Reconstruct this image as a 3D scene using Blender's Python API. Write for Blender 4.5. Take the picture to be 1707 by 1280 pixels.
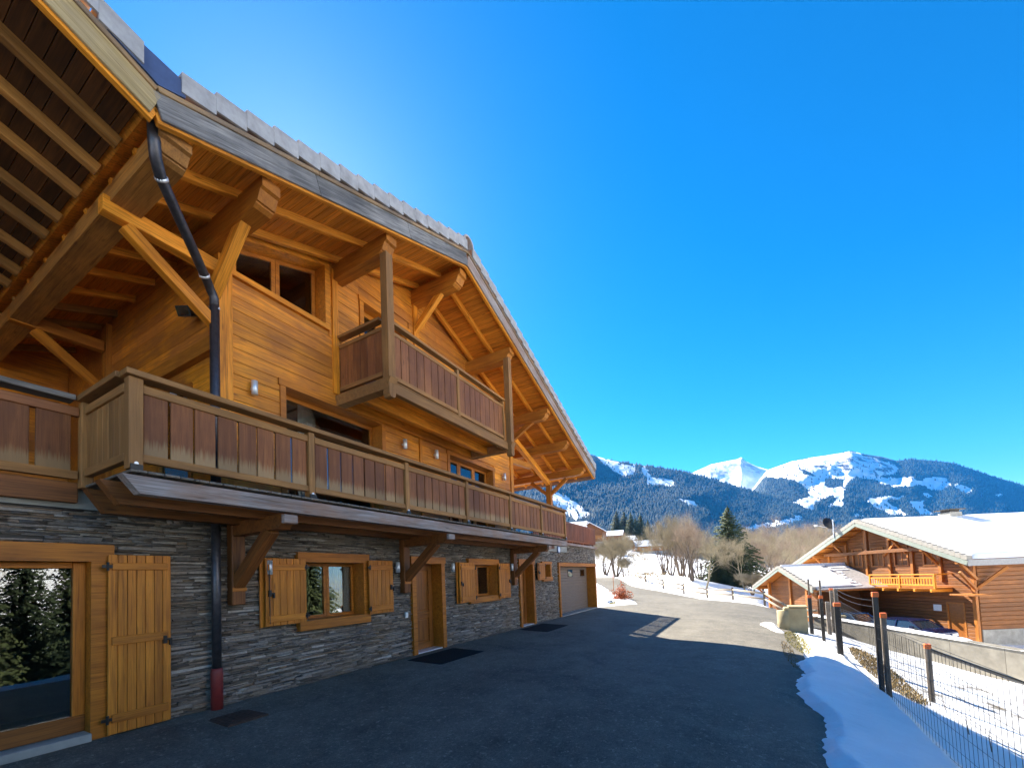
import bpy, bmesh, math, random
import numpy as np
from mathutils import Vector, Matrix
random.seed(11)
RNG = np.random.default_rng(11)
SC = bpy.context.scene
for _o in list(bpy.data.objects):
    bpy.data.objects.remove(_o)
COL = SC.collection

# ------------------------------------------------------------------ camera
# world: x runs along the chalet front, y points into it, z up; metres
F_PX, YAW, PITCH, ROLL, PCX, PCY, EYE = 701.3, 0.509893, 0.0472185, 0.0404947, 849.97, 930.34, 1.65
_f = np.array([math.cos(YAW)*math.cos(PITCH), math.sin(YAW)*math.cos(PITCH), math.sin(PITCH)])
_r = np.array([math.sin(YAW), -math.cos(YAW), 0.0]); _d = np.cross(_f, _r)
_r2 = math.cos(ROLL)*_r + math.sin(ROLL)*_d
_d2 = -math.sin(ROLL)*_r + math.cos(ROLL)*_d
RCAM = np.array([_r2, _d2, _f])
cam = bpy.data.cameras.new('camera'); camo = bpy.data.objects.new('camera', cam); COL.objects.link(camo)
cam.sensor_fit = 'HORIZONTAL'; cam.sensor_width = 36.0
cam.lens = 36.0*F_PX/1707.0
cam.shift_x = (853.5-PCX)/1707.0
cam.shift_y = (PCY-640.0)/1707.0
cam.clip_start = 0.05; cam.clip_end = 20000
camo.matrix_world = Matrix(((_r2[0], -_d2[0], -_f[0], 0), (_r2[1], -_d2[1], -_f[1], 0), (_r2[2], -_d2[2], -_f[2], EYE), (0, 0, 0, 1)))
SC.camera = camo

# ------------------------------------------------------------------ sky, sun, exposure
SUN = Vector((0.70, 1.02, 1.0)).normalized()
EL = math.asin(SUN.z); AZ = math.atan2(SUN.x, SUN.y)      # AZ clockwise from +y
world = bpy.data.worlds.new('World'); SC.world = world; world.use_nodes = True
wn = world.node_tree; wn.nodes.clear()
sky = wn.nodes.new('ShaderNodeTexSky'); sky.sky_type = 'NISHITA'; sky.sun_disc = False
sky.sun_elevation = EL; sky.sun_rotation = AZ
sky.altitude = 1100; sky.air_density = 1.0; sky.dust_density = 0.3; sky.ozone_density = 4.0
hs = wn.nodes.new('ShaderNodeHueSaturation'); hs.inputs['Saturation'].default_value = 1.23; hs.inputs['Hue'].default_value = 0.493
bg = wn.nodes.new('ShaderNodeBackground'); bg.inputs['Strength'].default_value = 0.055
wo = wn.nodes.new('ShaderNodeOutputWorld')
s0 = wn.nodes.new('ShaderNodeVectorMath'); s0.operation = 'SCALE'; s0.inputs['Scale'].default_value = .2
gm = wn.nodes.new('ShaderNodeGamma'); gm.inputs[1].default_value = 1.3
s1 = wn.nodes.new('ShaderNodeVectorMath'); s1.operation = 'SCALE'; s1.inputs['Scale'].default_value = 5.0
wn.links.new(sky.outputs[0], s0.inputs[0]); wn.links.new(s0.outputs[0], gm.inputs[0]); wn.links.new(gm.outputs[0], s1.inputs[0])
wn.links.new(s1.outputs[0], hs.inputs['Color']); wn.links.new(hs.outputs[0], bg.inputs[0]); wn.links.new(bg.outputs[0], wo.inputs[0])
sl = bpy.data.lights.new('sun', 'SUN'); sl.energy = 5.0; sl.angle = math.radians(0.5); sl.color = (1.0, 0.91, 0.77)
so = bpy.data.objects.new('sun', sl); COL.objects.link(so)
so.rotation_euler = SUN.to_track_quat('Z', 'Y').to_euler(); so.location = SUN*60
SC.view_settings.view_transform = 'Standard'; SC.view_settings.look = 'None'
SC.view_settings.gamma = 1.0; SC.view_settings.exposure = 2.2; SC.view_settings.use_curve_mapping = False
SC.render.engine = 'CYCLES'
SC.cycles.use_denoising = True
SC.cycles.max_bounces = 8; SC.cycles.diffuse_bounces = 6; SC.cycles.glossy_bounces = 3
SC.cycles.transparent_max_bounces = 12; SC.cycles.volume_bounces = 1

# ------------------------------------------------------------------ measuring
def ray(px, py):
    return RCAM.T @ np.array([(px-PCX)/F_PX, (py-PCY)/F_PX, 1.0])
def at(px, py, depth):
    return np.array([0, 0, EYE]) + ray(px, py)*depth
FW = np.array([math.cos(YAW), math.sin(YAW)]); RT = np.array([math.sin(YAW), -math.cos(YAW)])
def dl(depth, lat):
    q = depth*FW + lat*RT
    return float(q[0]), float(q[1])

# ------------------------------------------------------------------ object helpers
WM = {}
I4 = Matrix.Identity(4)
def setp(o, parent, M):
    WM[o.name] = M.copy()
    if parent is not None:
        o.parent = parent; o.matrix_parent_inverse = WM[parent.name].inverted()
    o.matrix_basis = M
def link(name, mesh, mat=None, parent=None, M=I4):
    if mat is not None and len(mesh.materials) == 0: mesh.materials.append(mat)
    o = bpy.data.objects.new(name, mesh); COL.objects.link(o); setp(o, parent, M)
    return o
def tag(o, label=None, cat=None, group=None, kind=None):
    if label: o['label'] = label
    if cat: o['category'] = cat
    if group: o['group'] = group
    if kind: o['kind'] = kind
    return o
def thing(name, label, cat, loc=(0, 0, 0), rz=0.0, group=None):
    o = bpy.data.objects.new(name, None); COL.objects.link(o); o.empty_display_size = 0.2
    setp(o, None, Matrix.Translation(loc) @ Matrix.Rotation(rz, 4, 'Z'))
    return tag(o, label, cat, group)
KIDS = {}
def copy_tree(o, M, label=None, parent=None):
    c = o.copy(); COL.objects.link(c)
    if parent is None:
        WM[c.name] = M.copy(); c.matrix_basis = M
    else:
        c.parent = parent; WM[c.name] = WM[parent.name] @ c.matrix_parent_inverse @ c.matrix_basis
    if label: c['label'] = label
    for ch in [k for k in bpy.data.objects if k.parent == o and k.name != c.name]:
        copy_tree(ch, None, None, c)
    return c

class MB:
    def __init__(s): s.v = []; s.f = []; s.m = []
    def add(s, v, f, mi=0):
        n = len(s.v); s.v += [tuple(map(float, p)) for p in v]; s.f += [tuple(i+n for i in q) for q in f]; s.m += [mi]*len(f); return s
    def box(s, x0, x1, y0, y1, z0, z1, mi=0):
        x0, x1 = min(x0, x1), max(x0, x1); y0, y1 = min(y0, y1), max(y0, y1); z0, z1 = min(z0, z1), max(z0, z1)
        return s.add([(x0,y0,z0),(x1,y0,z0),(x1,y1,z0),(x0,y1,z0),(x0,y0,z1),(x1,y0,z1),(x1,y1,z1),(x0,y1,z1)],
                     [(0,3,2,1),(4,5,6,7),(0,1,5,4),(1,2,6,5),(2,3,7,6),(3,0,4,7)], mi)
    def prism(s, poly, a, b, axis='y', mi=0):
        n = len(poly)
        def P(p, t): return (p[0], t, p[1]) if axis == 'y' else ((t, p[0], p[1]) if axis == 'x' else (p[0], p[1], t))
        v = [P(p, a) for p in poly]+[P(p, b) for p in poly]
        f = [tuple(range(n)), tuple(range(2*n-1, n-1, -1))]+[(i, i+n, (i+1) % n+n, (i+1) % n) for i in range(n)]
        return s.add(v, f, mi)
    def tube(s, pts, rad, n=8, mi=0, cap=True):
        pts = [Vector(p) for p in pts]; N = len(pts); rad = rad if hasattr(rad, '__len__') else [rad]*N
        v = []; prev = None
        for i, p in enumerate(pts):
            t = (pts[min(i+1, N-1)]-pts[max(i-1, 0)]).normalized()
            if prev is None:
                a = t.orthogonal().normalized()
            else:
                a = (prev-t*prev.dot(t)).normalized()
            prev = a; b = t.cross(a)
            for k in range(n):
                an = 2*math.pi*k/n
                v.append(p+(a*math.cos(an)+b*math.sin(an))*rad[i])
        f = []
        for i in range(N-1):
            for k in range(n):
                f.append((i*n+k, i*n+(k+1) % n, (i+1)*n+(k+1) % n, (i+1)*n+k))
        if cap: f += [tuple(range(n-1, -1, -1)), tuple((N-1)*n+k for k in range(n))]
        return s.add(v, f, mi)
    def bar(s, p0, p1, w, h, up=(0, 0, 1), mi=0):
        M, L = frame(p0, p1, up)
        v = [M @ Vector((sx*L/2, sy*w/2, sz*h/2)) for sz in (-1, 1) for sx, sy in ((-1,-1),(1,-1),(1,1),(-1,1))]
        return s.add(v, [(0,3,2,1),(4,5,6,7),(0,1,5,4),(1,2,6,5),(2,3,7,6),(3,0,4,7)], mi)
    def mesh(s, name, smooth=False, mats=()):
        me = bpy.data.meshes.new(name); me.from_pydata(s.v, [], s.f)
        for m in mats: me.materials.append(m)
        if len(mats) > 1: me.polygons.foreach_set('material_index', s.m)
        bm = bmesh.new(); bm.from_mesh(me); bmesh.ops.recalc_face_normals(bm, faces=bm.faces); bm.to_mesh(me); bm.free()
        if smooth: me.polygons.foreach_set('use_smooth', [True]*len(me.polygons))
        me.update(); return me
    def build(s, name, mat, parent=None, smooth=False, M=I4):
        mats = mat if isinstance(mat, (list, tuple)) else [mat]
        return link(name, s.mesh(name, smooth, mats), None, parent, M)
def fast_mesh(name, V, F, mat=None, smooth=False):
    V = np.asarray(V, np.float32); F = np.asarray(F, np.int32); k = F.shape[1]
    me = bpy.data.meshes.new(name); me.vertices.add(len(V)); me.vertices.foreach_set('co', V.ravel())
    me.loops.add(F.size); me.loops.foreach_set('vertex_index', F.ravel())
    me.polygons.add(len(F)); me.polygons.foreach_set('loop_start', np.arange(0, F.size, k, dtype=np.int32))
    me.polygons.foreach_set('loop_total', np.full(len(F), k, np.int32))
    if smooth: me.polygons.foreach_set('use_smooth', np.ones(len(F), bool))
    me.update(calc_edges=True)
    if mat: me.materials.append(mat)
    return me
def frame(p0, p1, up=(0, 0, 1)):
    p0 = Vector(p0); p1 = Vector(p1); X = (p1-p0); L = X.length; X.normalize(); U = Vector(up)
    Zv = U-X*U.dot(X)
    if Zv.length < 1e-4: Zv = X.orthogonal()
    Zv.normalize(); Y = Zv.cross(X); c = (p0+p1)/2
    return Matrix(((X.x, Y.x, Zv.x, c.x), (X.y, Y.y, Zv.y, c.y), (X.z, Y.z, Zv.z, c.z), (0, 0, 0, 1))), L
CACHE = {}
def cbox(L, w, h, c, mat):
    key = (round(L, 3), round(w, 3), round(h, 3), round(c, 4), mat.name)
    if key in CACHE: return CACHE[key]
    a, b, d = L/2, w/2, h/2; c = min(c, a*.45, b*.45, d*.45)
    bm = bmesh.new(); V = {}
    for sx in (-1, 1):
        for sy in (-1, 1):
            for sz in (-1, 1):
                V[sx, sy, sz, 0] = bm.verts.new((sx*a, sy*(b-c), sz*(d-c)))
                V[sx, sy, sz, 1] = bm.verts.new((sx*(a-c), sy*b, sz*(d-c)))
                V[sx, sy, sz, 2] = bm.verts.new((sx*(a-c), sy*(b-c), sz*d))
                bm.faces.new([V[sx, sy, sz, k] for k in range(3)])
    S = (-1, 1)
    for s in S:
        bm.faces.new([V[s, y, z, 0] for y, z in ((-1,-1),(1,-1),(1,1),(-1,1))])
        bm.faces.new([V[x, s, z, 1] for x, z in ((-1,-1),(1,-1),(1,1),(-1,1))])
        bm.faces.new([V[x, y, s, 2] for x, y in ((-1,-1),(1,-1),(1,1),(-1,1))])
        for t in S:
            bm.faces.new([V[-1, s, t, 1], V[1, s, t, 1], V[1, s, t, 2], V[-1, s, t, 2]])
            bm.faces.new([V[s, -1, t, 0], V[s, 1, t, 0], V[s, 1, t, 2], V[s, -1, t, 2]])
            bm.faces.new([V[s, t, -1, 0], V[s, t, 1, 0], V[s, t, 1, 1], V[s, t, -1, 1]])
    bmesh.ops.recalc_face_normals(bm, faces=bm.faces)
    me = bpy.data.meshes.new('timber'); bm.to_mesh(me); bm.free(); me.materials.append(mat)
    CACHE[key] = me; return me
def beam(name, p0, p1, w, h, mat, parent, up=(0, 0, 1), c=0.006):
    """one straight piece, local x along its length, w across, h along up"""
    M, L = frame(p0, p1, up)
    return link(name, cbox(L, w, h, c, mat), None, parent, M)
def bx(name, x0, x1, y0, y1, z0, z1, mat, parent, c=0.005, long=None):
    """axis-aligned chamfered piece whose grain follows its longest side"""
    d = (x1-x0, y1-y0, z1-z0); cx, cy, cz = (x0+x1)/2, (y0+y1)/2, (z0+z1)/2
    k = long if long is not None else int(np.argmax(d))
    if k == 0: return beam(name, (x0, cy, cz), (x1, cy, cz), d[1], d[2], mat, parent, (0, 0, 1), c)
    if k == 1: return beam(name, (cx, y0, cz), (cx, y1, cz), d[0], d[2], mat, parent, (0, 0, 1), c)
    return beam(name, (cx, cy, z0), (cx, cy, z1), d[0], d[1], mat, parent, (0, 1, 0), c)

# ------------------------------------------------------------------ materials
def newmat(name):
    m = bpy.data.materials.new(name); m.use_nodes = True; nt = m.node_tree
    b = nt.nodes['Principled BSDF']; return m, nt, b
def N(nt, t, **kw):
    n = nt.nodes.new(t)
    for k, v in kw.items():
        if k.startswith('i_'): n.inputs[k[2:].replace('_', ' ')].default_value = v
        else: setattr(n, k, v)
    return n
def ramp(nt, stops, fac=None):
    r = nt.nodes.new('ShaderNodeValToRGB'); e = r.color_ramp.elements
    while len(e) > 1: e.remove(e[0])
    e[0].position = stops[0][0]; e[0].color = (*stops[0][1], 1)
    for p, c in stops[1:]:
        k = e.new(p); k.color = (*c, 1)
    if fac is not None: nt.links.new(fac, r.inputs[0])
    return r.outputs[0]
def mixc(nt, fac, a, b, mode='MIX'):
    n = nt.nodes.new('ShaderNodeMix'); n.data_type = 'RGBA'; n.blend_type = mode
    for k, s in ((0, fac), (6, a), (7, b)):
        if hasattr(s, 'is_linked'): nt.links.new(s, n.inputs[k])
        elif k == 0: n.inputs[k].default_value = s
        else: n.inputs[k].default_value = (*s, 1)
    return n.outputs[2]
def mth(nt, op, a, b=0.0, clamp=False):
    n = nt.nodes.new('ShaderNodeMath'); n.operation = op; n.use_clamp = clamp
    for k, s in ((0, a), (1, b)):
        if hasattr(s, 'is_linked'): nt.links.new(s, n.inputs[k])
        else: n.inputs[k].default_value = s
    return n.outputs[0]
def noise(nt, vec, scale, detail=4, rough=.55, dist=0.0, sc3=None):
    if sc3 is not None:
        mp = nt.nodes.new('ShaderNodeMapping'); mp.inputs['Scale'].default_value = sc3
        nt.links.new(vec, mp.inputs[0]); vec = mp.outputs[0]
    n = nt.nodes.new('ShaderNodeTexNoise'); n.inputs['Scale'].default_value = scale; n.inputs['Detail'].default_value = detail
    n.inputs['Roughness'].default_value = rough; n.inputs['Distortion'].default_value = dist
    nt.links.new(vec, n.inputs['Vector']); return n.outputs[0]
def bump(nt, b, h, strength=.3, dist=.01):
    n = nt.nodes.new('ShaderNodeBump'); n.inputs['Strength'].default_value = strength; n.inputs['Distance'].default_value = dist
    nt.links.new(h, n.inputs['Height']); nt.links.new(n.outputs[0], b.inputs['Normal'])
def coords(nt, off=True):
    tc = nt.nodes.new('ShaderNodeTexCoord'); oi = nt.nodes.new('ShaderNodeObjectInfo')
    if not off: return tc.outputs['Object'], oi.outputs['Random']
    cm = nt.nodes.new('ShaderNodeCombineXYZ')
    for k, s in enumerate((37.0, 91.0, 53.0)): nt.links.new(mth(nt, 'MULTIPLY', oi.outputs['Random'], s), cm.inputs[k])
    va = nt.nodes.new('ShaderNodeVectorMath'); va.operation = 'ADD'
    nt.links.new(tc.outputs['Object'], va.inputs[0]); nt.links.new(cm.outputs[0], va.inputs[1])
    return va.outputs[0], oi.outputs['Random']
def wood(name, lo, hi, rough=.55, weather=None, wamt=.5, tone=.22, knots=True, spec=.3, wear=None, wscale=.8):
    """timber with grain along local x; weather = second colour in world-space patches; wear = bare foot of a vertical board"""
    k = (1.12, .86, .42) if name.split('_')[1] in ('honey', 'wall', 'soffit', 'purlin', 'rafter', 'shutter', 'frame', 'neighbour') else ((1.05, .9, .62) if name.split('_')[1] in ('door', 'bracket', 'board', 'rail', 'red') else (1, 1, 1))
    lo, hi = tuple(a*q for a, q in zip(lo, k)), tuple(a*q for a, q in zip(hi, k))
    if weather is not None: weather = tuple(a*q for a, q in zip(weather, k))
    m, nt, b = newmat(name)
    v, rnd = coords(nt)
    g1 = noise(nt, v, 2.2, 5, .6, .6, (.55, 7, 7)); g2 = noise(nt, v, 5.0, 3, .6, .2, (.5, 22, 22))
    gf = mth(nt, 'ADD', mth(nt, 'MULTIPLY', g1, .6), mth(nt, 'MULTIPLY', g2, .4))
    col = ramp(nt, [(.36, tuple(a*.8 for a in lo)), (.50, tuple((a+c)/2 for a, c in zip(lo, hi))), (.63, hi)], gf)
    col = mixc(nt, .8, col, ramp(nt, [(.34, (.42, .38, .34)), (.47, (1, 1, 1))], noise(nt, v, 3.4, 4, .7, .8, (.35, 13, 13))), 'MULTIPLY')
    if knots:
        mp = nt.nodes.new('ShaderNodeMapping'); mp.inputs['Scale'].default_value = (1.6, 6.5, 6.5); nt.links.new(v, mp.inputs[0])
        vo = nt.nodes.new('ShaderNodeTexVoronoi'); vo.inputs['Scale'].default_value = 1.0; nt.links.new(mp.outputs[0], vo.inputs['Vector'])
        kf = ramp(nt, [(.05, (1, 1, 1)), (.13, (0, 0, 0))], vo.outputs['Distance'])
        col = mixc(nt, mth(nt, 'MULTIPLY', kf, .7), col, tuple(c*.28 for c in lo))
    if weather is not None:
        geo = nt.nodes.new('ShaderNodeNewGeometry')
        wv = mth(nt, 'ADD', mth(nt, 'MULTIPLY', noise(nt, geo.outputs['Position'], wscale, 4, .6), .65), mth(nt, 'MULTIPLY', noise(nt, v, 2.0, 4, .65, .5, (.7, 9, 9)), .35))
        wf = ramp(nt, [(.5-.16*wamt-.05, (0, 0, 0)), (.68-.2*wamt, (1, 1, 1))], wv)
        col = mixc(nt, mth(nt, 'MULTIPLY', wf, min(1, .55+wamt*.4)), col, weather)
    if wear is not None:
        sp = nt.nodes.new('ShaderNodeSeparateXYZ'); tc = nt.nodes.new('ShaderNodeTexCoord'); nt.links.new(tc.outputs['Object'], sp.inputs[0])
        wn_ = mth(nt, 'MULTIPLY', noise(nt, v, 3.0, 4, .7, 0, (.6, 14, 14)), .34)
        wf = ramp(nt, [(.0, (1, 1, 1)), (.10, (0, 0, 0))], mth(nt, 'ADD', sp.outputs[0], mth(nt, 'ADD', wn_, .06)))
        col = mixc(nt, mth(nt, 'MULTIPLY', wf, .6), col, wear)
    tv = mth(nt, 'ADD', mth(nt, 'MULTIPLY', rnd, tone*2), 1-tone)
    h = nt.nodes.new('ShaderNodeHueSaturation'); nt.links.new(col, h.inputs['Color']); nt.links.new(tv, h.inputs['Value'])
    nt.links.new(h.outputs[0], b.inputs['Base Color'])
    b.inputs['Roughness'].default_value = rough; b.inputs['Specular IOR Level'].default_value = spec
    bump(nt, b, gf, .25, .006)
    return m
def plain(name, col, rough=.5, metal=0.0, var=.12, scale=12, spec=.5, bmp=0.0):
    m, nt, b = newmat(name); v, rnd = coords(nt)
    n = noise(nt, v, scale, 5, .6)
    c = ramp(nt, [(.3, tuple(x*(1-var) for x in col)), (.7, tuple(min(1, x*(1+var)) for x in col))], n)
    nt.links.new(c, b.inputs['Base Color']); b.inputs['Roughness'].default_value = rough; b.inputs['Metallic'].default_value = metal
    b.inputs['Specular IOR Level'].default_value = spec
    if bmp: bump(nt, b, n, bmp, .01)
    return m
W_HONEY = wood('wood_honey', (.52, .215, .025), (.78, .385, .055), .5, (.26, .10, .022), .35)
W_WALL = wood('wood_wall', (.68, .285, .03), (.92, .475, .06), .55, (.27, .118, .07), .58, .2, wscale=.75)
W_SOFFIT = wood('wood_soffit', (.48, .212, .04), (.70, .335, .07), .6, None, 0, .16)
W_PURLIN = wood('wood_purlin', (.36, .165, .034), (.56, .27, .055), .6, (.22, .09, .03), .3, .12)
W_RAFTER = wood('wood_rafter', (.55, .245, .04), (.80, .405, .075), .55, None, 0, .12)
W_BOARD = wood('wood_board', (.25, .10, .042), (.40, .18, .085), .62, (.15, .06, .035), .55, .22, wear=(.42, .29, .14))
W_RAIL = wood('wood_rail', (.31, .165, .065), (.52, .285, .125), .68, (.22, .125, .065), .5, .14)
W_BOARD2 = wood('wood_board_sheltered', (.25, .105, .044), (.40, .185, .088), .62, (.16, .065, .04), .55, .2)
W_SOFFIT2 = wood('wood_soffit_shaded', (.055, .026, .013), (.12, .056, .024), .65, (.035, .018, .012), .5, .4)  # darkened copy of the soffit wood; shade of the near eaves painted in
W_RAFTER2 = wood('wood_shaded_rafter', (.32, .135, .032), (.52, .235, .05), .6, (.16, .075, .025), .45, .25)  # rafter wood darkened the same way, near-eaves shade put into the colour
W_GREY = wood('wood_grey', (.20, .165, .15), (.46, .40, .37), .75, (.30, .15, .08), .35, .08, wscale=1.6)
W_FASCIA = wood('wood_fascia', (.12, .115, .115), (.42, .39, .36), .75, (.07, .065, .065), .42, .06, wscale=1.1)
W_FASCIA2 = wood('wood_fascia_fresh', (.36, .25, .10), (.52, .38, .18), .6, (.25, .2, .14), .3, .05)
W_DRIP = wood('wood_drip', (.30, .17, .07), (.48, .30, .14), .7, (.16, .12, .09), .6, .1, wscale=1.5)
W_SHUT = wood('wood_shutter', (.40, .165, .03), (.60, .285, .06), .5, (.28, .11, .03), .35, .16)
W_FRAME = wood('wood_frame', (.34, .135, .022), (.52, .235, .045), .5, (.22, .095, .035), .3, .08)
W_DOOR = wood('wood_door', (.20, .08, .025), (.33, .14, .036), .42, (.18, .075, .03), .3, .06, knots=False)
W_BRKT = wood('wood_bracket', (.13, .052, .022), (.25, .105, .036), .55, None, 0, .1)
W_RED = wood('wood_red', (.16, .055, .03), (.27, .10, .055), .6, (.12, .06, .05), .4, .25)
W_OLD = wood('wood_old', (.10, .085, .07), (.25, .21, .17), .8, None, 0, .2)
W_NEIGH = wood('wood_neighbour', (.16, .072, .034), (.28, .135, .062), .6, (.13, .065, .035), .4, .2)
W_NEIGH2 = wood('wood_neighbour_trim', (.26, .115, .038), (.42, .20, .068), .55, None, 0, .1)
M_DARK = plain('dark_metal', (.018, .017, .017), .45, .3)
M_PIPE = plain('pipe_zinc', (.085, .082, .092), .42, .7, .25)
M_REDPIPE = plain('red_pipe', (.22, .028, .024), .5)
M_STEEL = plain('brushed_steel', (.74, .75, .78), .42, .55)
M_WHITEP = plain('white_plastic', (.75, .75, .73), .4)
M_TILE = plain('roof_tile', (.36, .345, .34), .85, 0, .25, 6, .3, .3)
M_ZINC = plain('zinc_sheet', (.10, .13, .22), .45, .6, .25, 4)
M_GARAGE = plain('garage_door_brown', (.17, .125, .095), .5, 0, .08, 3)
M_RUBBER = plain('black_rubber', (.010, .010, .011), .9, 0, .3, 60, .2, .5)
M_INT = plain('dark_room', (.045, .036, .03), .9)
M_CURT = plain('white_curtain', (.72, .71, .68), .9)
M_CURTG = plain('grey_curtain', (.10, .095, .095), .9)
M_CONC = plain('concrete', (.30, .29, .26), .9, 0, .25, 3, .2, .3)
M_CONCW = plain('weathered_concrete', (.165, .155, .132), .9, 0, .3, 1.6, .2, .4)
M_CONCY = plain('yellowed_concrete', (.36, .31, .19), .9, 0, .2, 2.2, .2, .3)
M_ORANGE = plain('orange_cap', (.70, .14, .02), .5)
M_BLACKP = plain('black_wrap', (.016, .015, .016), .35, 0, .3, 8)
def glass_mat(name, tint=(.9, .93, .92), boost=1.0):
    m, nt, b = newmat(name); nt.nodes.remove(b)
    out = nt.nodes['Material Output']
    t = nt.nodes.new('ShaderNodeBsdfTransparent'); t.inputs[0].default_value = (*tint, 1)
    g = nt.nodes.new('ShaderNodeBsdfGlossy'); g.inputs['Roughness'].default_value = .01
    fr = nt.nodes.new('ShaderNodeFresnel'); fr.inputs[0].default_value = 1.52
    tcw = nt.nodes.new('ShaderNodeTexCoord'); nn = noise(nt, tcw.outputs['Object'], 1.3, 2)
    bp = nt.nodes.new('ShaderNodeBump'); bp.inputs['Strength'].default_value = .02; nt.links.new(nn, bp.inputs['Height']); nt.links.new(bp.outputs[0], g.inputs['Normal'])
    mx = nt.nodes.new('ShaderNodeMixShader')
    nt.links.new(mth(nt, 'ADD', mth(nt, 'MULTIPLY', fr.outputs[0], 1.7*boost), .04, True), mx.inputs[0])
    nt.links.new(t.outputs[0], mx.inputs[1]); nt.links.new(g.outputs[0], mx.inputs[2]); nt.links.new(mx.outputs[0], out.inputs[0])
    return m
M_GLASS = glass_mat('window_glass')
def stone_mat():
    m, nt, b = newmat('slate'); geo = nt.nodes.new('ShaderNodeNewGeometry'); oi = nt.nodes.new('ShaderNodeObjectInfo')
    r = mth(nt, 'FRACT', mth(nt, 'ADD', geo.outputs['Random Per Island'], mth(nt, 'MULTIPLY', oi.outputs['Random'], 7.31)))
    c = ramp(nt, [(0, (.06, .054, .052)), (.25, (.15, .132, .12)), (.5, (.225, .198, .175)), (.72, (.30, .265, .23)), (.82, (.24, .165, .11)), (.92, (.36, .32, .28)), (1, (.52, .48, .43))], r)
    n = noise(nt, geo.outputs['Position'], 26, 5, .65)
    c2 = mixc(nt, .75, c, ramp(nt, [(.25, (.45, .43, .42)), (.75, (1.35, 1.33, 1.3))], n), 'MULTIPLY')
    n2 = noise(nt, geo.outputs['Position'], .9, 3)
    c3 = mixc(nt, ramp(nt, [(.42, (0, 0, 0)), (.7, (.5, .5, .5))], n2), c2, (.27, .18, .10))
    nt.links.new(c3, b.inputs['Base Color']); b.inputs['Roughness'].default_value = .6; b.inputs['Specular IOR Level'].default_value = .45
    bump(nt, b, n, .6, .012); return m
M_STONE = stone_mat()
M_MORTAR = plain('dark_mortar', (.06, .055, .05), .95)  # plain dark mortar colour behind the stones
def asphalt_mat(name, lo, hi, patch):
    m, nt, b = newmat(name); geo = nt.nodes.new('ShaderNodeNewGeometry'); P = geo.outputs['Position']
    n1 = mth(nt, 'ADD', mth(nt, 'MULTIPLY', noise(nt, P, .45, 5, .65, .8), .6), mth(nt, 'MULTIPLY', noise(nt, P, 1.0, 4, .6, .4, (.12, .9, 1)), .4)); n2 = noise(nt, P, 90, 2, .7); n3 = noise(nt, P, 3.0, 5, .65)
    c = ramp(nt, [(.37, tuple(x*.75 for x in lo)), (.5, tuple((x+y)/2 for x, y in zip(lo, hi))), (.63, tuple(x*1.1 for x in hi))], mth(nt, 'ADD', mth(nt, 'MULTIPLY', n1, .65), mth(nt, 'MULTIPLY', n3, .35)))
    c = mixc(nt, mth(nt, 'MULTIPLY', ramp(nt, [(.55, (0, 0, 0)), (.68, (1, 1, 1))], noise(nt, P, 15, 5, .9)), .8), c, tuple(min(1, x*2.4) for x in hi))
    c = mixc(nt, .9, c, ramp(nt, [(.3, (.35, .35, .35)), (.7, (1.65, 1.65, 1.65))], mth(nt, 'ADD', mth(nt, 'MULTIPLY', n2, .5), mth(nt, 'MULTIPLY', noise(nt, P, 34, 3, .75), .5))), 'MULTIPLY')
    vo = nt.nodes.new('ShaderNodeTexVoronoi'); vo.feature = 'DISTANCE_TO_EDGE'; vo.inputs['Scale'].default_value = .16
    vv = nt.nodes.new('ShaderNodeVectorMath'); vv.operation = 'ADD'; nt.links.new(P, vv.inputs[0])
    ns = nt.nodes.new('ShaderNodeTexNoise'); ns.inputs['Scale'].default_value = .9; ns.inputs['Detail'].default_value = 5; nt.links.new(P, ns.inputs['Vector'])
    sc = nt.nodes.new('ShaderNodeVectorMath'); sc.operation = 'SCALE'; sc.inputs['Scale'].default_value = 1.6; nt.links.new(ns.outputs['Color'], sc.inputs[0]); nt.links.new(sc.outputs[0], vv.inputs[1])
    nt.links.new(vv.outputs[0], vo.inputs['Vector'])
    ck = ramp(nt, [(.0, (1, 1, 1)), (.006, (0, 0, 0))], vo.outputs['Distance'])
    c = mixc(nt, mth(nt, 'MULTIPLY', mth(nt, 'MULTIPLY', ck, .5), ramp(nt, [(.5, (0, 0, 0)), (.62, (1, 1, 1))], noise(nt, P, .13, 3))), c, tuple(x*.5 for x in lo))
    c = mixc(nt, ramp(nt, [(.56, (0, 0, 0)), (.66, (.5, .5, .5))], noise(nt, P, .22, 4, .6, 1.0)), c, patch)
    nt.links.new(c, b.inputs['Base Color']); b.inputs['Roughness'].default_value = .82; b.inputs['Specular IOR Level'].default_value = .3
    bump(nt, b, n2, .5, .006); return m
M_ASPH = asphalt_mat('asphalt_drive', (.088, .081, .066), (.145, .134, .108), (.12, .11, .09))
M_ROAD = asphalt_mat('asphalt_road', (.092, .085, .070), (.135, .125, .102), (.14, .128, .104))
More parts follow.
